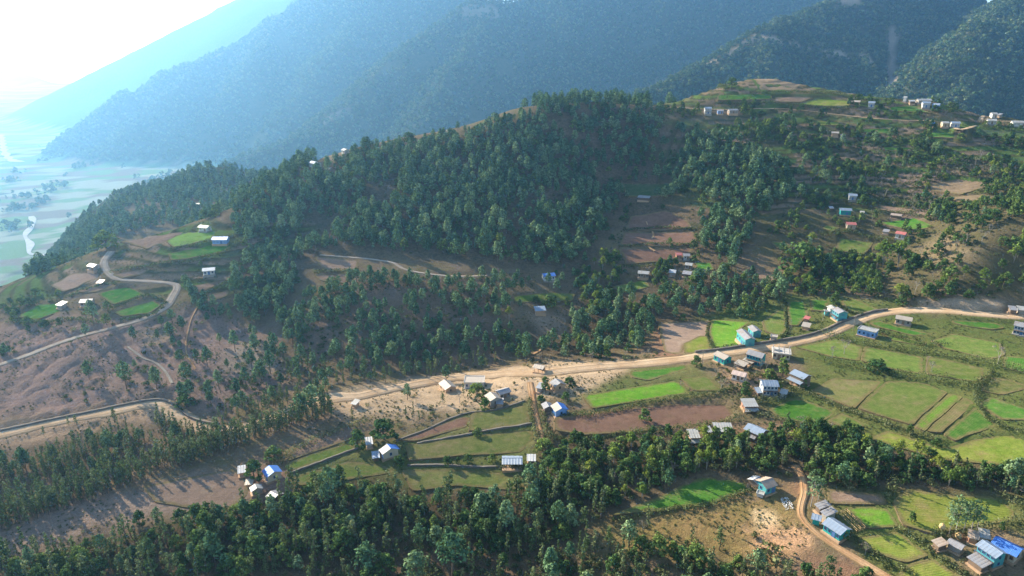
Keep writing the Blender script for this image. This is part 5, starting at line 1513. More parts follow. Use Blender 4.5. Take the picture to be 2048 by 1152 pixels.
single(P_, 1052, 726, 40, 1, 'pine standing apart on the slope above the roadside shelter')
single(P_, 893, 764, 34, 0, 'pale roadside pine behind the buff roofed house')
single(P_, 815, 800, 34, 1, 'thin pine on the sandy bank above the great dark trees')
single(B, 818, 284, 22, 3, 'wide dark tree on the forest skyline', 1.3)
for u, v, h, t in ((846,260,14,'thin pine on the skyline left of the pair'), (901,250,20,'taller pine of the pair on the bare skyline'), (916,250,14,'shorter pine of the pair on the bare skyline'), (948,241,20,'tallest slim pine on the bare skyline'), (970,236,12,'small pine past the tallest on the bare skyline'), (1064,212,18,'first pine where the wooded skyline begins'), (1078,211,22,'broad pine where the wooded skyline begins')):
    single(P_, u, v, h, 2 if h > 15 else 3, t)
for u, v, h, k, t in ((1463,176,24,0,'tall dark tree pair on the left shoulder of the hilltop'), (1478,158,16,4,'small dark tree near the very top of the brown hilltop'), (1513,152,16,1,'leafy tree on the hilltop skyline'), (1566,161,16,1,'round tree on the skyline right of the summit'), (1590,163,12,1,'smaller tree on the skyline past the summit'), (1672,172,16,1,'round tree at the descending edge of the brown hilltop'), (1718,184,20,0,'dark tree at the end of the brown hilltop'), (1752,194,16,1,'dark tree behind the blue and white crest house'), (1860,197,20,1,'dark tree behind the crest cluster'), (1886,206,26,0,'biggest dark tree right of the crest cluster'), (2030,232,36,0,'great tree on the far crest beside the white houses'), (1700,170,10,1,'little tree past the brown hilltop')):
    single(B, u, v, h, k, t, 1.1)
for u, v, h in ((1442,778,26),(1688,708,34),(1664,716,28),(1362,775,20),(1862,745,26),(1995,728,40),(1600,856,30),(1655,862,26),(1490,775,24),(1570,880,26)):
    single(D_, u, v, h, (u // 7) % 3, {1442:'leafless grey tree at the end of the bright field',1688:'pale leafless tree in the middle of the upper terrace',1664:'smaller pale leafless tree beside the one on the upper terrace',1362:'thin grey tree at the edge of the bright field',1862:'pale leafless tree on the bund below the wide terrace',1995:'gnarled leafless tree on the bank between the upper terraces',1600:'bare thorny tree beside the green field under the white house',1655:'bare tree on the lower edge of the green field',1490:'bare tree in the gardens below the white two storey house',1570:'leafless tree by the red yard'}[u])

# ---- woods
G1 = 'pines of the hillside forest'
HILL = [(470,402),(560,352),(640,340),(720,305),(860,285),(1000,252),(1062,222),(1300,217),(1350,262),(1460,282),(1560,332),(1600,382),(1520,440),(1500,480),(1450,560),(1400,520),(1400,450),(1342,400),(1235,402),(1225,440),(1180,500),(1170,530),(1000,530),(850,510),(780,505),(640,500),(600,520),(600,560),(560,640),(500,650),(466,600),(470,500)]
stand({P_: .92, B: .08}, HILL, 4.5, (.42, 1.25), '{k} in the dense dark forest of the hillside', G1, clump=(30, -.27))
stand({S_: .7, B: .3}, HILL, 6.5, (.45, .9), 'undergrowth {k} beneath the hillside pines', 'undergrowth of the hillside forest')
stand({P_: .9, S_: .1}, [(560,645),(640,580),(720,560),(860,560),(990,560),(1012,600),(1000,640),(1020,690),(980,712),(900,722),(740,740),(620,720),(570,690)], 4.6, (.5, 1.0), '{k} in the open wood on the reddish lower slope', 'pines of the open wood', clump=(22, -.25))
stand({S_: 1}, [(560,645),(720,560),(990,560),(1020,690),(900,722),(620,720)], 3.2, (.5, 1.2), '{k} low on the reddish slope of the open wood', 'shrubs of the open wood', clump=(14, -.1))
stand({L_: .55, P_: .2, S_: .25}, [(560,700),(640,725),(740,745),(900,725),(1000,710),(1000,732),(900,748),(760,766),(640,790),(580,770),(545,730)], 3.8, (.5, .85), '{k} in the thicket between the sandy road and the open wood', 'thicket above the sandy road')
stand({P_: .62, B: .22, M_: .06, L_: .10}, [(1005,600),(1040,640),(1090,672),(1130,660),(1200,600),(1320,585),(1400,560),(1450,545),(1560,550),(1600,590),(1560,600),(1500,640),(1420,640),(1310,650),(1290,700),(1200,722),(1020,722),(985,690)], 5.2, (.65, 1.1), '{k} in the mixed wood of the gully', 'mixed wood of the gully', clump=(26, -.35))
stand({S_: .8, D_: .2}, [(1000,722),(1200,722),(1310,705),(1360,716),(1200,730),(1080,736),(1000,742)], 3.4, (.5, 1.0), '{k} on the bank right above the sandy road', 'scrub above the sandy road', clump=(12, -.2))
stand({B: .5, M_: .25, P_: .25}, [(1150,545),(1230,500),(1240,560),(1220,620),(1180,640),(1160,600)], 5.0, (.55, .95), '{k} in the tongue of wood beside the brown terraces', 'wood beside the brown terraces')
stand({P_: .7, B: .3}, [(1010,560),(1160,548),(1165,575),(1030,580)], 9, (.5, .8), '{k} scattered round the bright blue roof', 'trees round the bright blue roof', clump=(20, .0))
stand({B: .6, M_: .2, P_: .2}, [(1310,500),(1345,480),(1360,520),(1345,560),(1310,580),(1300,555)], 4.6, (.5, .85), '{k} in the narrow wood beside the double house', 'trees beside the double house')
# plantation strips
stand({L_: 1}, [(-40,1035),(120,985),(300,925),(480,850),(560,815),(650,795),(668,835),(560,868),(440,912),(230,985),(-40,1080)], 2.0, (.6, 1.05), 'lopped column tree in the straight plantation strip', 'trees of the plantation strip', clump=(30, -.6))
stand({L_: .9, P_: .1}, [(-40,950),(120,900),(230,868),(320,845),(345,830),(410,866),(440,880),(330,900),(180,955),(-40,1010)], 2.5, (.45, .85), 'thin lopped tree in the sparse wood under the lower road', 'trees under the lower road', clump=(20, -.25))
stand({L_: 1}, [(300,835),(345,822),(420,862),(410,885),(330,870)], 2.4, (.5, .8), 'thin lopped tree inside the hairpin bend', 'trees inside the hairpin bend')
stand({L_: .6, S_: .4}, [(60,870),(300,812),(330,822),(220,850),(90,885)], 7, (.4, .75), '{k} on the pale verge of the lower road', 'plants on the verge of the lower road', clump=(15, 0))
stand({L_: .8, P_: .2}, [(400,845),(560,790),(640,780),(660,795),(560,815),(470,852)], 4.2, (.5, .9), '{k} at the upper end of the plantation', 'trees at the upper end of the plantation', clump=(18, -.15))
# near dark wood
NEARW = [(-40,1130),(150,1100),(350,1050),(520,1018),(600,985),(650,975),(720,965),(800,978),(830,1004),(900,1002),(1010,990),(1100,965),(1190,985),(1225,1035),(1180,1062),(1100,1085),(1070,1120),(1000,1115),(880,1120),(760,1110),(640,1145),(400,1170),(-40,1180)]
stand({L_: .60, B: .30, P_: .10}, NEARW, 3.3, (.5, 1.15), '{k} in the near dark wood', 'trees of the near dark wood', clump=(25, -.55))
stand({S_: 1}, NEARW, 3.4, (.6, 1.2), '{k} under the near dark wood', 'undergrowth of the near dark wood')
stand({L_: .7, B: .2, P_: .1}, [(1060,1150),(1085,1105),(1260,1075),(1300,1110),(1420,1118),(1560,1150),(1640,1150),(1640,1210),(1040,1210)], 3.4, (.55, .95), '{k} along the near lower edge', 'trees along the lower edge', clump=(14, -.25))
stand({L_: 1}, [(480,1150),(660,1130),(760,1110),(1060,1112),(1040,1200),(480,1210)], 5.0, (.5, .9), 'slim lopped column tree in front of the near dark wood', 'slim trees in front of the near dark wood', clump=(14, -.1))
stand({S_: 1}, [(620,1150),(1060,1110),(1300,1105),(1420,1118),(1640,1150),(1640,1210),(560,1210)], 2.6, (.6, 1.2), '{k} between the trees of the near lower edge', 'undergrowth along the lower edge')
stand({L_: .8, D_: .2}, [(1230,1060),(1330,1040),(1480,1050),(1490,1100),(1420,1110),(1300,1100)], 9.0, (.5, .95), 'thin lone lopped tree on the tawny slope', 'thin trees of the tawny slope')
stand({S_: .8, L_: .1, B: .1}, [(1640,1165),(1760,1170),(1720,1215),(1600,1215)], 3, (.6, 1.2), '{k} by the end of the orange path', 'plants by the end of the orange path')
# wooded band of the village
BAND = [(1095,905),(1200,890),(1330,885),(1370,880),(1420,876),(1480,885),(1540,868),(1600,852),(1640,862),(1730,872),(1742,900),(1800,905),(1870,930),(1960,940),(2080,940),(2080,1010),(1990,982),(1880,978),(1800,966),(1720,985),(1640,972),(1560,950),(1500,948),(1410,945),(1320,985),(1230,1018),(1130,985),(1075,960)]
stand({B: .52, M_: .13, L_: .25, P_: .06, D_: .04}, BAND, 3.4, (.5, .92), '{k} in the wooded band between the fields and the orange path', 'trees of the wooded band', clump=(20, -.5))
stand({S_: 1}, BAND, 3.2, (.7, 1.3), '{k} under the wooded band', 'undergrowth of the wooded band')
stand({L_: .5, B: .5}, [(1075,905),(1130,890),(1340,862),(1360,880),(1200,905),(1100,915)], 6, (.4, .7), '{k} on the scrubby bank under the ploughed field', 'plants under the ploughed field', clump=(10, -.1))
stand({L_: .7, P_: .3}, [(1000,975),(1110,930),(1200,900),(1260,910),(1180,960),(1060,990)], 4.5, (.6, 1.0), '{k} on the slope beyond the open barn', 'trees beyond the open barn', clump=(15, -.1))
# left slope scatter
stand({S_: .85, P_: .15}, [(-40,690),(200,650),(330,650),(450,620),(540,700),(600,770),(420,825),(330,790),(-40,840)], 4.0, (.45, 1.15), '{k} dotting the eroded slope below the gravel road', 'plants of the eroded slope', clump=(20, .1))
stand({S_: .8, P_: .2}, [(230,740),(330,735),(350,780),(430,770),(560,740),(600,770),(430,820),(340,795),(240,785)], 3.6, (.6, 1.2), '{k} in the scrubby hollow above the hairpin bend', 'scrub above the hairpin bend', clump=(14, -.1))
stand({P_: 1}, [(366,560),(380,570),(430,640),(420,655),(380,610)], 4.2, (.5, .9), 'pine in the short row beside the gravel road bend', 'pines beside the gravel road bend')
stand({P_: .6, S_: .4}, [(400,620),(470,600),(520,680),(560,700),(600,760),(560,740),(500,670)], 4.2, (.5, .9), '{k} along the dry creek under the forest', 'plants along the dry creek', clump=(20, -.2))
stand({S_: .6, B: .4}, [(10,640),(100,650),(180,650),(160,625),(230,600),(300,620),(180,670),(60,670)], 4.5, (.4, .8), '{k} in the gardens below the half round field', 'garden trees of the knoll', clump=(14, -.05))
stand({S_: .75, B: .25}, [(100,560),(150,535),(180,545),(130,600),(110,640),(20,640),(20,600)], 5, (.4, .8), '{k} at the outer edge of the knoll yards', 'plants round the knoll yards', clump=(14, -.1))
stand({S_: .8, B: .2}, [(370,535),(470,520),(470,560),(440,555),(380,566)], 4.5, (.4, .8), '{k} in the banana garden on the knoll', 'plants of the banana garden', clump=(10, -.1))
# hazy wood behind the knoll
stand({P_: .65, B: .35}, [(60,560),(150,520),(190,500),(230,472),(330,462),(400,445),(440,430),(470,405),(512,352),(480,342),(430,332),(380,352),(300,380),(200,395),(110,410),(60,470),(20,560)], 6.0, (.7, 1.15), '{k} in the hazy wood behind the knoll', 'hazy wood behind the knoll', clump=(60, -.22))
stand({P_: .5, B: .5}, [(-420,520),(-300,560),(-330,760),(-480,880),(-560,760),(-520,600)], 8, (.7, 1.2), '{k} on the hazy slope down to the river', 'hazy wood down to the river', clump=(70, -.25), xy=True)
stand({B: .6, S_: .4}, [(0,620),(60,600),(130,560),(180,535),(170,560),(100,610),(20,650)], 6, (.5, .9), '{k} on the outer rim of the knoll', 'trees on the rim of the knoll', clump=(20, -.1))
# sunny hill on the right
SUNNY = [(1462,245),(1700,246),(1900,262),(2080,280),(2080,410),(1960,440),(1860,470),(1760,540),(1620,545),(1520,478),(1600,385),(1560,332)]
stand({S_: .62, B: .26, M_: .04, P_: .05, D_: .03}, SUNNY, 4.2, (.5, 1.0), '{k} on the sunny hillside below the crest village', 'plants of the sunny hillside', clump=(22, .0))
stand({P_: .75, B: .25}, [(1462,300),(1560,332),(1700,330),(1720,400),(1600,400)], 6.5, (.5, 1.0), '{k} where the forest thins out towards the hamlet', 'trees at the forest margin', clump=(26, -.1))
stand({S_: .66, B: .24, M_: .04, D_: .06}, [(1580,575),(1700,560),(1745,556),(1850,500),(1950,440),(2080,400),(2080,605),(1900,600),(1780,612),(1760,600),(1640,592)], 3.6, (.65, 1.15), '{k} on the scrubby spur above the cut bank', 'plants of the scrubby spur', clump=(22, -.2))
stand({B: .6, M_: .25, S_: .15}, [(1560,560),(1600,500),(1660,510),(1740,520),(1790,530),(1760,580),(1660,592),(1600,590)], 4.6, (.55, .9), '{k} in the leafy gully under the hamlet', 'trees in the leafy gully')
stand({S_: .6, B: .3, D_: .1}, [(1640,380),(1750,390),(1760,470),(1660,470),(1620,420)], 4.5, (.45, .8), '{k} among the houses of the hillside hamlet', 'plants of the hillside hamlet', clump=(14, -.15))
stand({S_: .7, B: .3}, [(1300,230),(1480,232),(1690,242),(1900,262),(2080,270),(2080,420),(1880,440),(1720,380),(1560,330),(1450,270)], 4.2, (.5, 1.0), '{k} on the terraced slope under the crest road', 'plants under the crest road', clump=(16, .08))
stand({S_: .8, D_: .2}, [(1750,300),(1950,310),(2048,340),(2048,400),(1900,420),(1800,430),(1740,400)], 2.6, (.4, .9), '{k} in the reddish scrub on the sunny slope', 'reddish scrub of the sunny slope', clump=(18, -.1))
# crest
stand({P_: 1}, [(1066,214),(1090,208),(1200,204),(1300,207),(1300,218),(1180,218),(1066,222)], 5.0, (.7, 1.1), 'pine on the wooded skyline of the ridge', 'pines on the ridge skyline', clump=(18, -.3))
stand({P_: .9, B: .1}, [(1300,206),(1345,180),(1400,162),(1440,160),(1392,180),(1340,206)], 4.5, (.6, .95), '{k} on the shoulder behind the crest road', 'trees on the shoulder behind the crest road')
stand({P_: .7, S_: .3}, [(500,390),(620,330),(720,294),(860,268),(1000,235),(1040,226),(1040,240),(860,285),(720,308),(600,350)], 8.5, (.4, .8), '{k} along the bare crest above the forest', 'plants along the bare crest', clump=(24, .05))
stand({S_: .7, B: .3}, [(1310,215),(1500,207),(1700,222),(1900,246),(2080,250),(2080,262),(1880,252),(1690,240),(1480,232),(1320,230)], 3.6, (.5, .95), '{k} along the crest road', 'plants along the crest road', clump=(16, -.15))
stand({S_: .6, B: .4}, [(1690,196),(1760,206),(1900,212),(1960,232),(1850,236),(1760,232),(1700,224)], 4.0, (.5, .9), '{k} round the houses of the crest village', 'plants of the crest village', clump=(14, -.1))
# gardens of the village
stand({S_: .75, B: .15, D_: .1}, [(1400,725),(1440,720),(1560,735),(1600,760),(1580,800),(1480,800),(1440,770)], 3.0, (.5, 1.0), '{k} in the gardens of the house cluster below the road', 'garden plants of the house cluster', clump=(10, -.15))
stand({S_: .8, D_: .2}, [(1560,650),(1640,600),(1700,650),(1640,680),(1560,690)], 3.4, (.4, .9), '{k} in the small walled plots above the road', 'plants of the walled plots', clump=(9, .0))
stand({S_: .6, L_: .25, D_: .15}, [(650,800),(700,782),(860,775),(1050,760),(1070,800),(930,825),(800,855),(690,845)], 5.0, (.5, .95), '{k} on the sandy bank below the road', 'plants of the sandy bank', clump=(13, -.12))
stand({S_: .7, B: .15, D_: .15}, [(1075,780),(1160,770),(1170,830),(1090,850)], 3.2, (.45, .95), '{k} in the yards beside the hedged lane', 'plants beside the hedged lane', clump=(9, -.05))
stand({S_: .8, D_: .2}, [(1590,1000),(1660,1000),(1720,1080),(1800,1145),(1760,1140),(1660,1085),(1640,1060)], 3.2, (.5, 1.0), '{k} between the orange path and the turquoise house', 'plants along the orange path', clump=(9, -.05))
stand({S_: .8, D_: .2}, [(1800,1055),(1900,1080),(1960,1130),(2060,1150),(2060,1180),(1930,1160),(1860,1100)], 2.8, (.5, 1.0), '{k} in the yards of the corner homestead', 'plants of the corner homestead', clump=(9, -.05))
stand({S_: 1}, [(1250,1030),(1500,1000),(1600,1010),(1600,1120),(1400,1105),(1250,1080)], 6.5, (.4, .9), 'low {k} on the tawny slope', 'shrubs of the tawny slope', clump=(12, .12))
stand({S_: .7, L_: .3}, [(0,1070),(250,985),(500,935),(480,1010),(300,1050),(0,1120)], 8, (.4, .9), '{k} scattered on the stubble slope', 'plants of the stubble slope', clump=(15, .1))
stand({L_: .75, S_: .25}, [(-20,1090),(120,1050),(200,1070),(180,1130),(-20,1150)], 5, (.5, .85), '{k} on the lower corner of the stubble slope', 'trees of the lower stubble slope', clump=(15, 0))

# ---- low weeds and tufts
for poly_, sp_, cl_ in (
    ([(-40,650),(200,645),(330,640),(450,610),(560,690),(610,770),(420,830),(330,795),(-60,850)], 1.7, (9, .05)),
    ([(-40,880),(300,815),(420,865),(250,930),(-40,1010)], 1.6, (8, -.05)),
    ([(-40,1060),(250,985),(500,935),(560,955),(500,1015),(300,1060),(-40,1150)], 1.7, (8, .05)),
    ([(640,800),(700,778),(900,750),(1060,735),(1250,725),(1260,745),(1180,790),(1060,805),(800,845),(560,930)], 1.6, (8, .0)),
    ([(1390,640),(1560,590),(1790,600),(2060,640),(2060,930),(1860,925),(1720,880),(1600,860),(1480,850),(1440,800)], 1.7, (7, .0)),
    ([(1640,975),(1990,985),(2060,1050),(2060,1175),(1800,1170),(1640,1080)], 1.4, (6, .0)),
    ([(565,945),(700,880),(940,825),(1060,800),(1090,960),(900,990),(600,985)], 1.6, (7, .05)),
    ([(1150,1080),(1330,1010),(1500,985),(1620,1000),(1620,1090),(1560,1130),(1250,1115)], 1.5, (7, .0)),
    ([(1090,780),(1260,740),(1480,780),(1480,870),(1090,890)], 1.6, (7, .05)),
    ([(0,640),(100,560),(230,480),(460,460),(480,600),(330,640)], 1.9, (9, .0)),
    ([(1000,545),(1180,545),(1240,600),(1150,680),(1040,670),(1000,600)], 1.7, (9, -.1)),
    ([(560,640),(720,560),(990,560),(1030,690),(700,745),(600,720)], 2.0, (9, -.1)),
    ([(1600,400),(1760,300),(2060,300),(2060,600),(1760,600),(1600,540)], 2.2, (10, -.05)),
    ([(1310,215),(1500,165),(1700,190),(2060,240),(2060,300),(1600,300),(1400,240)], 2.4, (12, .0)),
    ([(1230,420),(1400,420),(1420,560),(1220,560)], 1.8, (8, .0))):
    stand({S_: 1}, poly_, sp_, (.13, .42), 'weeds', 'weeds', clump=cl_, margin=0)
stand({P_: .6, B: .4}, [(1000,545),(1180,530),(1160,620),(1020,640)], 8.5, (.4, .85), '{k} on the open ground round the bright blue roof', 'trees round the bright blue roof')
stand({S_: .7, B: .3}, [(1225,405),(1340,400),(1395,440),(1420,520),(1400,560),(1225,560),(1200,520)], 6.0, (.4, .8), '{k} round the brown terraces', 'plants round the brown terraces')
# ---- the land goes on outside the picture
stand({B: .45, S_: .4, P_: .15}, [(128,125),(250,290),(335,430),(480,640),(640,640),(640,250),(300,100)], 6.5, (.5, 1.0), 'plants beyond', 'plants beyond', clump=(40, -.05), xy=True)
stand({L_: .4, S_: .4, P_: .2}, [(-128,125),(-250,290),(-310,400),(-470,430),(-420,180),(-280,100)], 6.5, (.5, 1.0), 'plants beyond', 'plants beyond', clump=(40, -.05), xy=True)
stand({L_: .5, B: .3, S_: .2}, [(-240,70),(240,70),(122,138),(-122,138)], 5.5, (.5, 1.0), 'plants beyond', 'plants beyond', clump=(40, -.2), xy=True)
# ---- hedges on the terrace banks
def hedge(pts, h, w, label, name='hedge'):
    h *= 1.55; w *= 1.7
    if pts[0][1] < 560: h *= 1.25; w *= 1.3
    L = smooth_line(ground_at([p[0] for p in pts], [p[1] for p in pts])[:, :2], 1.1); z = place_z(L[:, 0], L[:, 1]); c = L.mean(0); z0 = float(z.mean())
    lob = []
    for i in range(len(L)):
        k = .55 + .75 * vnoise(np.array([L[i, 0] / 5.0]), np.array([L[i, 1] / 5.0]))[0]
        if k < .62: continue
        for j in range(3):
            s = w * U(.42, .7) * k; lob.append(((L[i, 0] - c[0] + U(-.5, .5) * w, L[i, 1] - c[1] + U(-.5, .5) * w, z[i] - z0 + h * k * U(.25, .6)), (s, s, h * k * U(.35, .6))))
    if not lob: return
    root = empty(name, (c[0], c[1], z0)); tag(root, label, 'hedge')
    dist = math.hypot(*c); n = 12 if dist < 330 else 8
    link(bpy.data.objects.new('foliage', leaf_mesh('foliage', lob, n, .24 if dist < 330 else .34, 'shrub leaves', .3)), root)
    sg = []
    for i in range(0, len(L), 2): sg.append(((L[i, 0] - c[0], L[i, 1] - c[1], z[i] - z0 - .3), (L[i, 0] - c[0] + U(-.3, .3), L[i, 1] - c[1] + U(-.3, .3), z[i] - z0 + h * .7), .05, .02))
    link(bpy.data.objects.new('stem', wood('stem', sg, 'bark', 4)), root)
HEDGES = [
 ([(1165,838),(1250,818),(1340,800),(1420,790),(1480,778)], 1.3, 1.3, 'dark hedge bank between the bright field and the ploughed field'),
 ([(1096,874),(1170,884),(1260,868),(1340,860),(1420,850),(1480,838)], 1.2, 1.4, 'scrubby hedge along the lower edge of the ploughed field'),
 ([(1640,668),(1690,682),(1740,692),(1800,702),(1860,708),(1930,722),(1985,732),(2060,750)], 2.2, 2.6, 'thick dark hedge bank running the length of the upper terraces'),
 ([(1740,662),(1790,676),(1850,692),(1890,690)], 1.5, 1.6, 'hedge stepping down behind the pale blue walled house'),
 ([(1640,724),(1700,734),(1760,744),(1810,754),(1880,764),(1950,774),(1985,748)], 2.0, 2.4, 'dense hedge above the striped fields'),
 ([(1606,783),(1660,807),(1720,832),(1780,852),(1830,870),(1880,884)], 1.2, 1.6, 'brown hedge bank crossing below the striped fields'),
 ([(1985,745),(1962,768),(1954,800),(1985,845),(2060,872)], 1.1, 1.5, 'hedge bank curling round the last green field'),
 ([(1490,822),(1540,835),(1600,852),(1650,856)], 1.6, 1.8, 'hedge between the green field and the wooded band'),
 ([(1480,800),(1540,806),(1590,786),(1610,770)], 1.4, 1.6, 'leafy hedge below the white two storey house'),
 ([(1790,970),(1774,1000)], 1.8, 1.6, 'short hedge dividing the brown plot from the yellow field'),
 ([(1990,985),(2040,1018),(2060,1040)], 1.6, 1.6, 'hedge on the far rim of the yellow field'),
 ([(1058,800),(1066,850),(1076,886)], 1.0, 1.0, 'clipped bank hedge on the field side of the hedged lane'),
 ([(1078,795),(1088,845),(1097,886)], 1.5, 1.2, 'taller hedge on the yard side of the hedged lane'),
 ([(1112,832),(1150,834),(1166,828)], 1.2, 1.0, 'short leafy hedge in front of the blue roofed yard'),
 ([(560,930),(600,900),(680,862),(730,845)], 1.3, 1.6, 'scrub hedge along the foot of the plantation strip'),
 ([(1005,936),(1070,940)], 1.1, 1.2, 'low hedge under the open barn'),
 ([(226,618),(293,593),(322,602)], 1.2, 1.2, 'hedge between the half round field and the field below it'),
 ([(243,641),(308,631),(332,604)], 1.0, 1.1, 'hedge on the gravel road side of the lower knoll field'),
 ([(345,502),(422,483),(470,474)], 1.2, 1.3, 'hedge under the bright strip field on the knoll'),
 ([(344,530),(400,520),(450,506),(475,488)], 1.4, 1.5, 'dark hedge under the second knoll field'),
 ([(222,546),(300,534),(345,526)], 1.2, 1.3, 'hedge above the brown strip on the knoll'),
 ([(400,592),(458,566)], 1.1, 1.2, 'hedge between the two brown plots by the forest'),
 ([(139,594),(200,570),(236,568)], 1.0, 1.2, 'hedge along the bare strip beside the half round field'),
 ([(20,645),(75,646),(140,640),(200,648)], 1.4, 1.8, 'hedge under the outermost green field of the knoll'),
 ([(1393,184),(1452,182),(1522,185),(1600,187),(1690,190)], 1.6, 1.6, 'dark hedge under the brown hilltop'),
 ([(1435,208),(1550,209),(1640,218),(1700,219)], 1.6, 1.6, 'hedge between the hilltop terraces and the crest road'),
 ([(1640,470),(1670,470),(1700,466),(1740,478),(1790,482)], 1.8, 1.8, 'hedge above the olive field of the hillside hamlet'),
 ([(1670,508),(1710,520),(1740,518)], 2.0, 2.0, 'dark hedge at the foot of the olive hillside field'),
 ([(1754,430),(1800,428),(1850,434)], 1.6, 1.6, 'hedge above the bright hillside field'),
 ([(1750,402),(1790,404),(1830,414)], 1.4, 1.4, 'hedge above the brown hillside strip'),
 ([(1250,462),(1320,459),(1386,458)], .9, 1.0, 'upper bank scrub of the brown terraces'),
 ([(1240,494),(1320,491),(1398,490)], .9, 1.0, 'lower bank scrub of the brown terraces'),
 ([(1247,534),(1300,534),(1350,529)], 1.2, 1.2, 'scrub at the foot of the brown terraces'),
 ([(1427,700),(1484,692),(1510,688)], .8, .9, 'low scrub between the brightest field and the road'),
 ([(1420,642),(1415,672),(1427,699)], .8, .8, 'thin scrub on the side of the brightest field'),
 ([(1570,604),(1574,660),(1562,678)], .9, .9, 'thin scrub between the two square green fields'),
 ([(1660,598),(1694,624),(1726,632)], 1.0, 1.0, 'scrub edge behind the bright turquoise house'),
 ([(1230,1042),(1320,1026),(1420,1010),(1505,978)], .9, 1.2, 'scrub along the near edge of the shaded wheat field'),
 ([(1700,1078),(1780,1130),(1820,1150)], 1.2, 1.3, 'scrub on the path side of the yellow terraces'),
 ([(1866,1072),(1905,1068),(1990,1052),(2060,1042)], 1.3, 1.5, 'hedge between the yellow field and the corner homestead'),
 ([(1800,1058),(1866,1108),(1920,1144)], 1.0, 1.2, 'scrub between the yellow terraces and the corner homestead'),
 ([(630,546),(680,545),(714,543)], 1.0, 1.2, 'hedge between the two bare plots inside the forest'),
 ([(645,364),(700,357)], 1.0, 1.2, 'hedge under the small green ridge field'),
]
for hd in HEDGES: hedge(*hd)
# ------------------------------------------------------------------ link the plants
KN = {P_: 'pine', B: 'broadleaf tree', L_: 'lopped column tree', M_: 'bamboo clump', S_: 'shrub', D_: 'leafless tree', T_: 'slender tree'}
CATN = {P_: 'tree', B: 'tree', L_: 'tree', M_: 'bamboo', S_: 'shrub', D_: 'tree', T_: 'tree'}
PARTN = {M_: ('stem', 'foliage'), S_: ('stem', 'foliage'), D_: ('trunk', 'twigs')}
def plant(kind, x, y, z, s, rot, var, label, group, wide=1.0):
    r = empty(kind, (x, y, z), rot); r.scale = (s * wide, s * wide, s)
    tag(r, label, CATN[kind], group)
    wn_, cn_ = PARTN.get(kind, ('trunk', 'crown')); wm_, cm_ = PROTO[kind][var]
    link(bpy.data.objects.new(wn_, wm_), r); link(bpy.data.objects.new(cn_, cm_), r)
for k, x, y, z, s, rot, var, label, wide in NAMED: plant(k, x, y, z, s, rot, var, label, None, wide)
STUFFN = {P_: 'pine_forest', B: 'broadleaf_woods', L_: 'lopped_woods', M_: 'bamboo_woods', S_: 'undergrowth', D_: 'leafless_woods', T_: 'slender_woods'}
def joined(kind, i):
    """stem and crown of one plant as a single mesh for the instanced woods"""
    wm_, cm_ = PROTO[kind][i]
    bm = bmesh.new(); bm.from_mesh(wm_)
    for f in bm.faces: f.material_index = 1
    nw = len(bm.faces); bm.from_mesh(cm_)
    bm.faces.ensure_lookup_table()
    for f in bm.faces[nw:]: f.material_index = 0
    me = bpy.data.meshes.new(kind + '_whole'); bm.to_mesh(me); bm.free()
    me.materials.append(cm_.materials[0]); me.materials.append(wm_.materials[0])
    return bpy.data.objects.new(kind + '_whole', me)
def wood_of_instances(name, protos, pts, label_kind='stuff'):
    """pts: array of x, y, z, scale, rotation, variant"""
    coll = bpy.data.collections.new(name + '_kinds')
    for o in protos: coll.objects.link(o)
    P = np.asarray(pts, float); me = bpy.data.meshes.new(name)
    me.vertices.add(len(P)); me.vertices.foreach_set('co', P[:, :3].astype(np.float32).ravel())
    for nm, ty, col in (('size', 'FLOAT', 3), ('turn', 'FLOAT', 4)):
        a = me.attributes.new(nm, ty, 'POINT'); a.data.foreach_set('value', P[:, col].astype(np.float32))
    a = me.attributes.new('variant', 'INT', 'POINT'); a.data.foreach_set('value', P[:, 5].astype(np.int32))
    me.update()
    o = link(bpy.data.objects.new(name, me)); tag(o, kind='stuff')
    ng = bpy.data.node_groups.new(name, 'GeometryNodeTree')
    ng.interface.new_socket('Geometry', in_out='INPUT', socket_type='NodeSocketGeometry'); ng.interface.new_socket('Geometry', in_out='OUTPUT', socket_type='NodeSocketGeometry')
    N = ng.nodes.new; gi = N('NodeGroupInput'); go = N('NodeGroupOutput')
    ip = N('GeometryNodeInstanceOnPoints'); ci = N('GeometryNodeCollectionInfo'); ci.inputs[0].default_value = coll
    ci.inputs['Separate Children'].default_value = True; ci.inputs['Reset Children'].default_value = True
    def attr(nm, dt):
        q = N('GeometryNodeInputNamedAttribute'); q.data_type = dt; q.inputs['Name'].default_value = nm
        return [s for s in q.outputs if s.enabled and s.name == 'Attribute'][0]
    cx = N('ShaderNodeCombineXYZ'); LK = ng.links.new
    LK(attr('turn', 'FLOAT'), cx.inputs['Z'])
    LK(gi.outputs[0], ip.inputs['Points']); LK(ci.outputs[0], ip.inputs['Instance']); ip.inputs['Pick Instance'].default_value = True
    LK(attr('variant', 'INT'), ip.inputs['Instance Index'])
    LK(cx.outputs[0], ip.inputs['Rotation']); LK(attr('size', 'FLOAT'), ip.inputs['Scale']); LK(ip.outputs[0], go.inputs[0])
    md = o.modifiers.new('instances', 'NODES'); md.node_group = ng
    return o
ORD = ('nearest', 'second', 'third', 'fourth', 'fifth', 'sixth', 'seventh', 'eighth')
import re as _re
def short(lb):
    w = _re.split(r' (?:with|under|beside|below|in|at|between|joined|on|above|uppermost|standing|over|alone|among|next|of|behind|half|against|along|past|by|just|right|left|from|highest|where|whose|beyond|under|hidden|spreading|squeezed|to|up|touching|linking|running|a|second|rising|leaning) ', lb)[0]
    return w
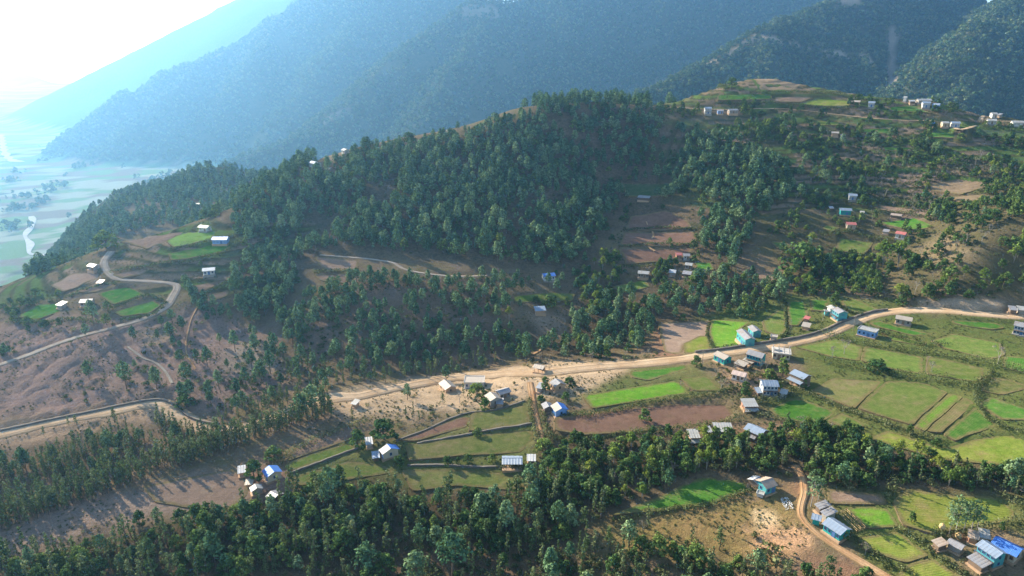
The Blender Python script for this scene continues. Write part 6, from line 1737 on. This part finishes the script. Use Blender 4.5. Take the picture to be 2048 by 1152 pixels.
MARKS = [(o.location.x, o.location.y, short(o['label'])) for o in COL.objects if o.parent is None and 'label' in o.keys() and o.get('category') in ('house', 'shed', 'hut', 'barn', 'shelter', 'tree')]
_cnt = {}
for m_ in MARKS: _cnt[m_[2]] = _cnt.get(m_[2], 0) + 1
MARKS = [m_ for m_ in MARKS if _cnt[m_[2]] == 1 and len(m_[2].split()) >= 3]
MX = np.array([m_[:2] for m_ in MARKS])
def label_near(items):
    # each plant named by its rank on one side of the nearest landmark
    out = {}; seen_ = {}
    for i, x, y in items:
        d = np.hypot(MX[:, 0] - x, MX[:, 1] - y); j = int(d.argmin())
        if d[j] > 60: continue
        vx, vy = x - MX[j, 0], y - MX[j, 1]; f = MX[j] / np.hypot(*MX[j]); al = vx * f[0] + vy * f[1]; ac = vx * f[1] - vy * f[0]
        sec = ('behind' if al > 0 else 'in front of') if abs(al) > abs(ac) else ('right of' if ac > 0 else 'left of')
        seen_.setdefault((j, sec), []).append((d[j], i))
    for (j, sec), l in seen_.items():
        for r, (_, i) in enumerate(sorted(l)):
            if r < len(ORD): out[i] = ORD[r] + ' {k} ' + sec + ' the ' + MARKS[j][2]
    return out
for kind, lst in TREES.items():
    if not lst: continue
    A = np.array([t[:6] for t in lst], float)
    u, v, dep = pixel_of(A[:, 0], A[:, 1], A[:, 2] + PH[kind] * A[:, 3] * .6)
    size = PH[kind] * A[:, 3] * FPX / dep
    inside = (u > 6) & (u < 2042) & (v > 6) & (v < 1146) & (dep > 0)
    named = sum(1 for n in NAMED if n[0] == kind)
    score = np.where(inside & seen(A[:, 0], A[:, 1], A[:, 2], PH[kind] * A[:, 3]), size, -1)
    order = np.argsort(-score); lim = 296 - named
    if kind == S_: lim = min(lim, 200)
    pick = set(int(i) for i in order[:lim] if score[i] > 0)
    rest = [i for i in range(len(lst)) if i not in pick]
    special = label_near([(i, A[i, 0], A[i, 1]) for i in pick])
    for i in sorted(pick):
        x, y, z, s, rot, var, label, group = lst[i]
        label = special.get(i, label)
        if i not in special and kind in (D_, S_) and '{k}' not in label: label = label.replace('lopped tree', '{k}')
        plant(kind, x, y, z, s, rot, int(var), label.replace('{k}', KN[kind]), group + ' - ' + KN[kind])
    if rest:
        wood_of_instances(STUFFN[kind], [joined(kind, i) for i in range(len(PROTO[kind]))], A[rest])
    print('PLANTS', kind, len(lst), 'single', len(pick), 'named', named)
# ---- forests of the far mountains and valley
def proto_far(R, H, n, q, size):
    lob = []
    for i in range(n):
        d = PR.normal(size=3); d /= np.linalg.norm(d); d[2] = abs(d[2]); s = R * U(.34, .5)
        lob.append(((d[0] * R * .65, d[1] * R * .65, H * (.25 + .6 * d[2])), (s, s, s)))
    me = leaf_mesh('far_crown', lob, q, size, 'far leaves', .3)
    return bpy.data.objects.new('far_crown', me)
FR = np.random.default_rng(77)
def far_wood(name, x0, x1, y0, y1, sp, thr, sc):
    X, Y = np.meshgrid(np.arange(x0, x1, sp), np.arange(y0, y1, sp), indexing='ij')
    X = (X + FR.uniform(-.5, .5, X.shape) * sp).ravel(); Y = (Y + FR.uniform(-.5, .5, Y.shape) * sp).ravel()
    u, v, dep = pixel_of(X, Y, np.zeros_like(X)); k = (u > -160) & (u < 2210); X = X[k]; Y = Y[k]
    Z = base_z(X, Y); u, v, dep = pixel_of(X, Y, Z)
    d = fbm(X, Y, 90.0, 4)
    k = (v > -80) & (v < 520) & (d > thr) & ((Z > FLOOR + 12) | ((d > .38) & (FR.random(X.shape) < .5)))
    for P, w in FARBARE:
        for i in range(1, len(P)):
            e = P[i] - P[i - 1]; t = np.clip(((X - P[i-1][0]) * e[0] + (Y - P[i-1][1]) * e[1]) / (e @ e), 0, 1)
            k &= np.hypot(X - P[i-1][0] - t * e[0], Y - P[i-1][1] - t * e[1]) > w * .8
    # only what is not hidden behind the near crest
    ok = np.ones(len(X), bool)
    for t in np.linspace(.2, .98, 30):
        xx = X * t; yy = Y * t; inn = (yy > LY0) & (yy < LY1) & (np.abs(xx) < 690)
        ok &= ~(inn & ((CAM_H + (Z + 14 - CAM_H) * t) < lut_z(xx, yy) - 4))
    k &= ok; X = X[k]; Y = Y[k]; Z = Z[k]
    return np.c_[X, Y, Z - .4, FR.uniform(sc[0], sc[1], len(X)), FR.uniform(0, 6.28, len(X)), FR.integers(0, 4, len(X))]
fa = far_wood('a', 150, 1900, 900, 2300, 8.5, -.6, (.6, 1.7))
fb = far_wood('b', -1900, 1500, 900, 3400, 12.5, -.45, (.9, 2.1))
fb = fb[(fb[:, 0] < 150) | (fb[:, 1] > 2300)]
tall = [proto_far(4.2, 8.5, 11, 9, 1.0), proto_far(3.4, 9.5, 10, 9, .95), proto_far(4.8, 7.0, 12, 9, 1.1), proto_far(3.0, 11.0, 10, 9, .9)]
wood_of_instances('mountain_woods', tall, np.concatenate([fa, fb]))
print('FAR', len(fa), len(fb))
# ------------------------------------------------------------------ haze
HAZE_D = 1.15e-4
mb = MB(); mb.box(-8000, 8000, -900, 11000, -330, float(GZ.max()) + 25.0)
print('TOP', GZ.max())
hm = bpy.data.materials.new('haze'); hm.use_nodes = True
hn = hm.node_tree; hn.nodes.clear()
ho = hn.nodes.new('ShaderNodeOutputMaterial'); hv = hn.nodes.new('ShaderNodeVolumePrincipled')
hv.inputs['Color'].default_value = (.27, .60, 1.0, 1)
hv.inputs['Density'].default_value = HAZE_D
hv.inputs['Anisotropy'].default_value = 0.6
hn.links.new(hv.outputs[0], ho.inputs['Volume'])
tag(mb.build('haze', hm), kind='stuff')
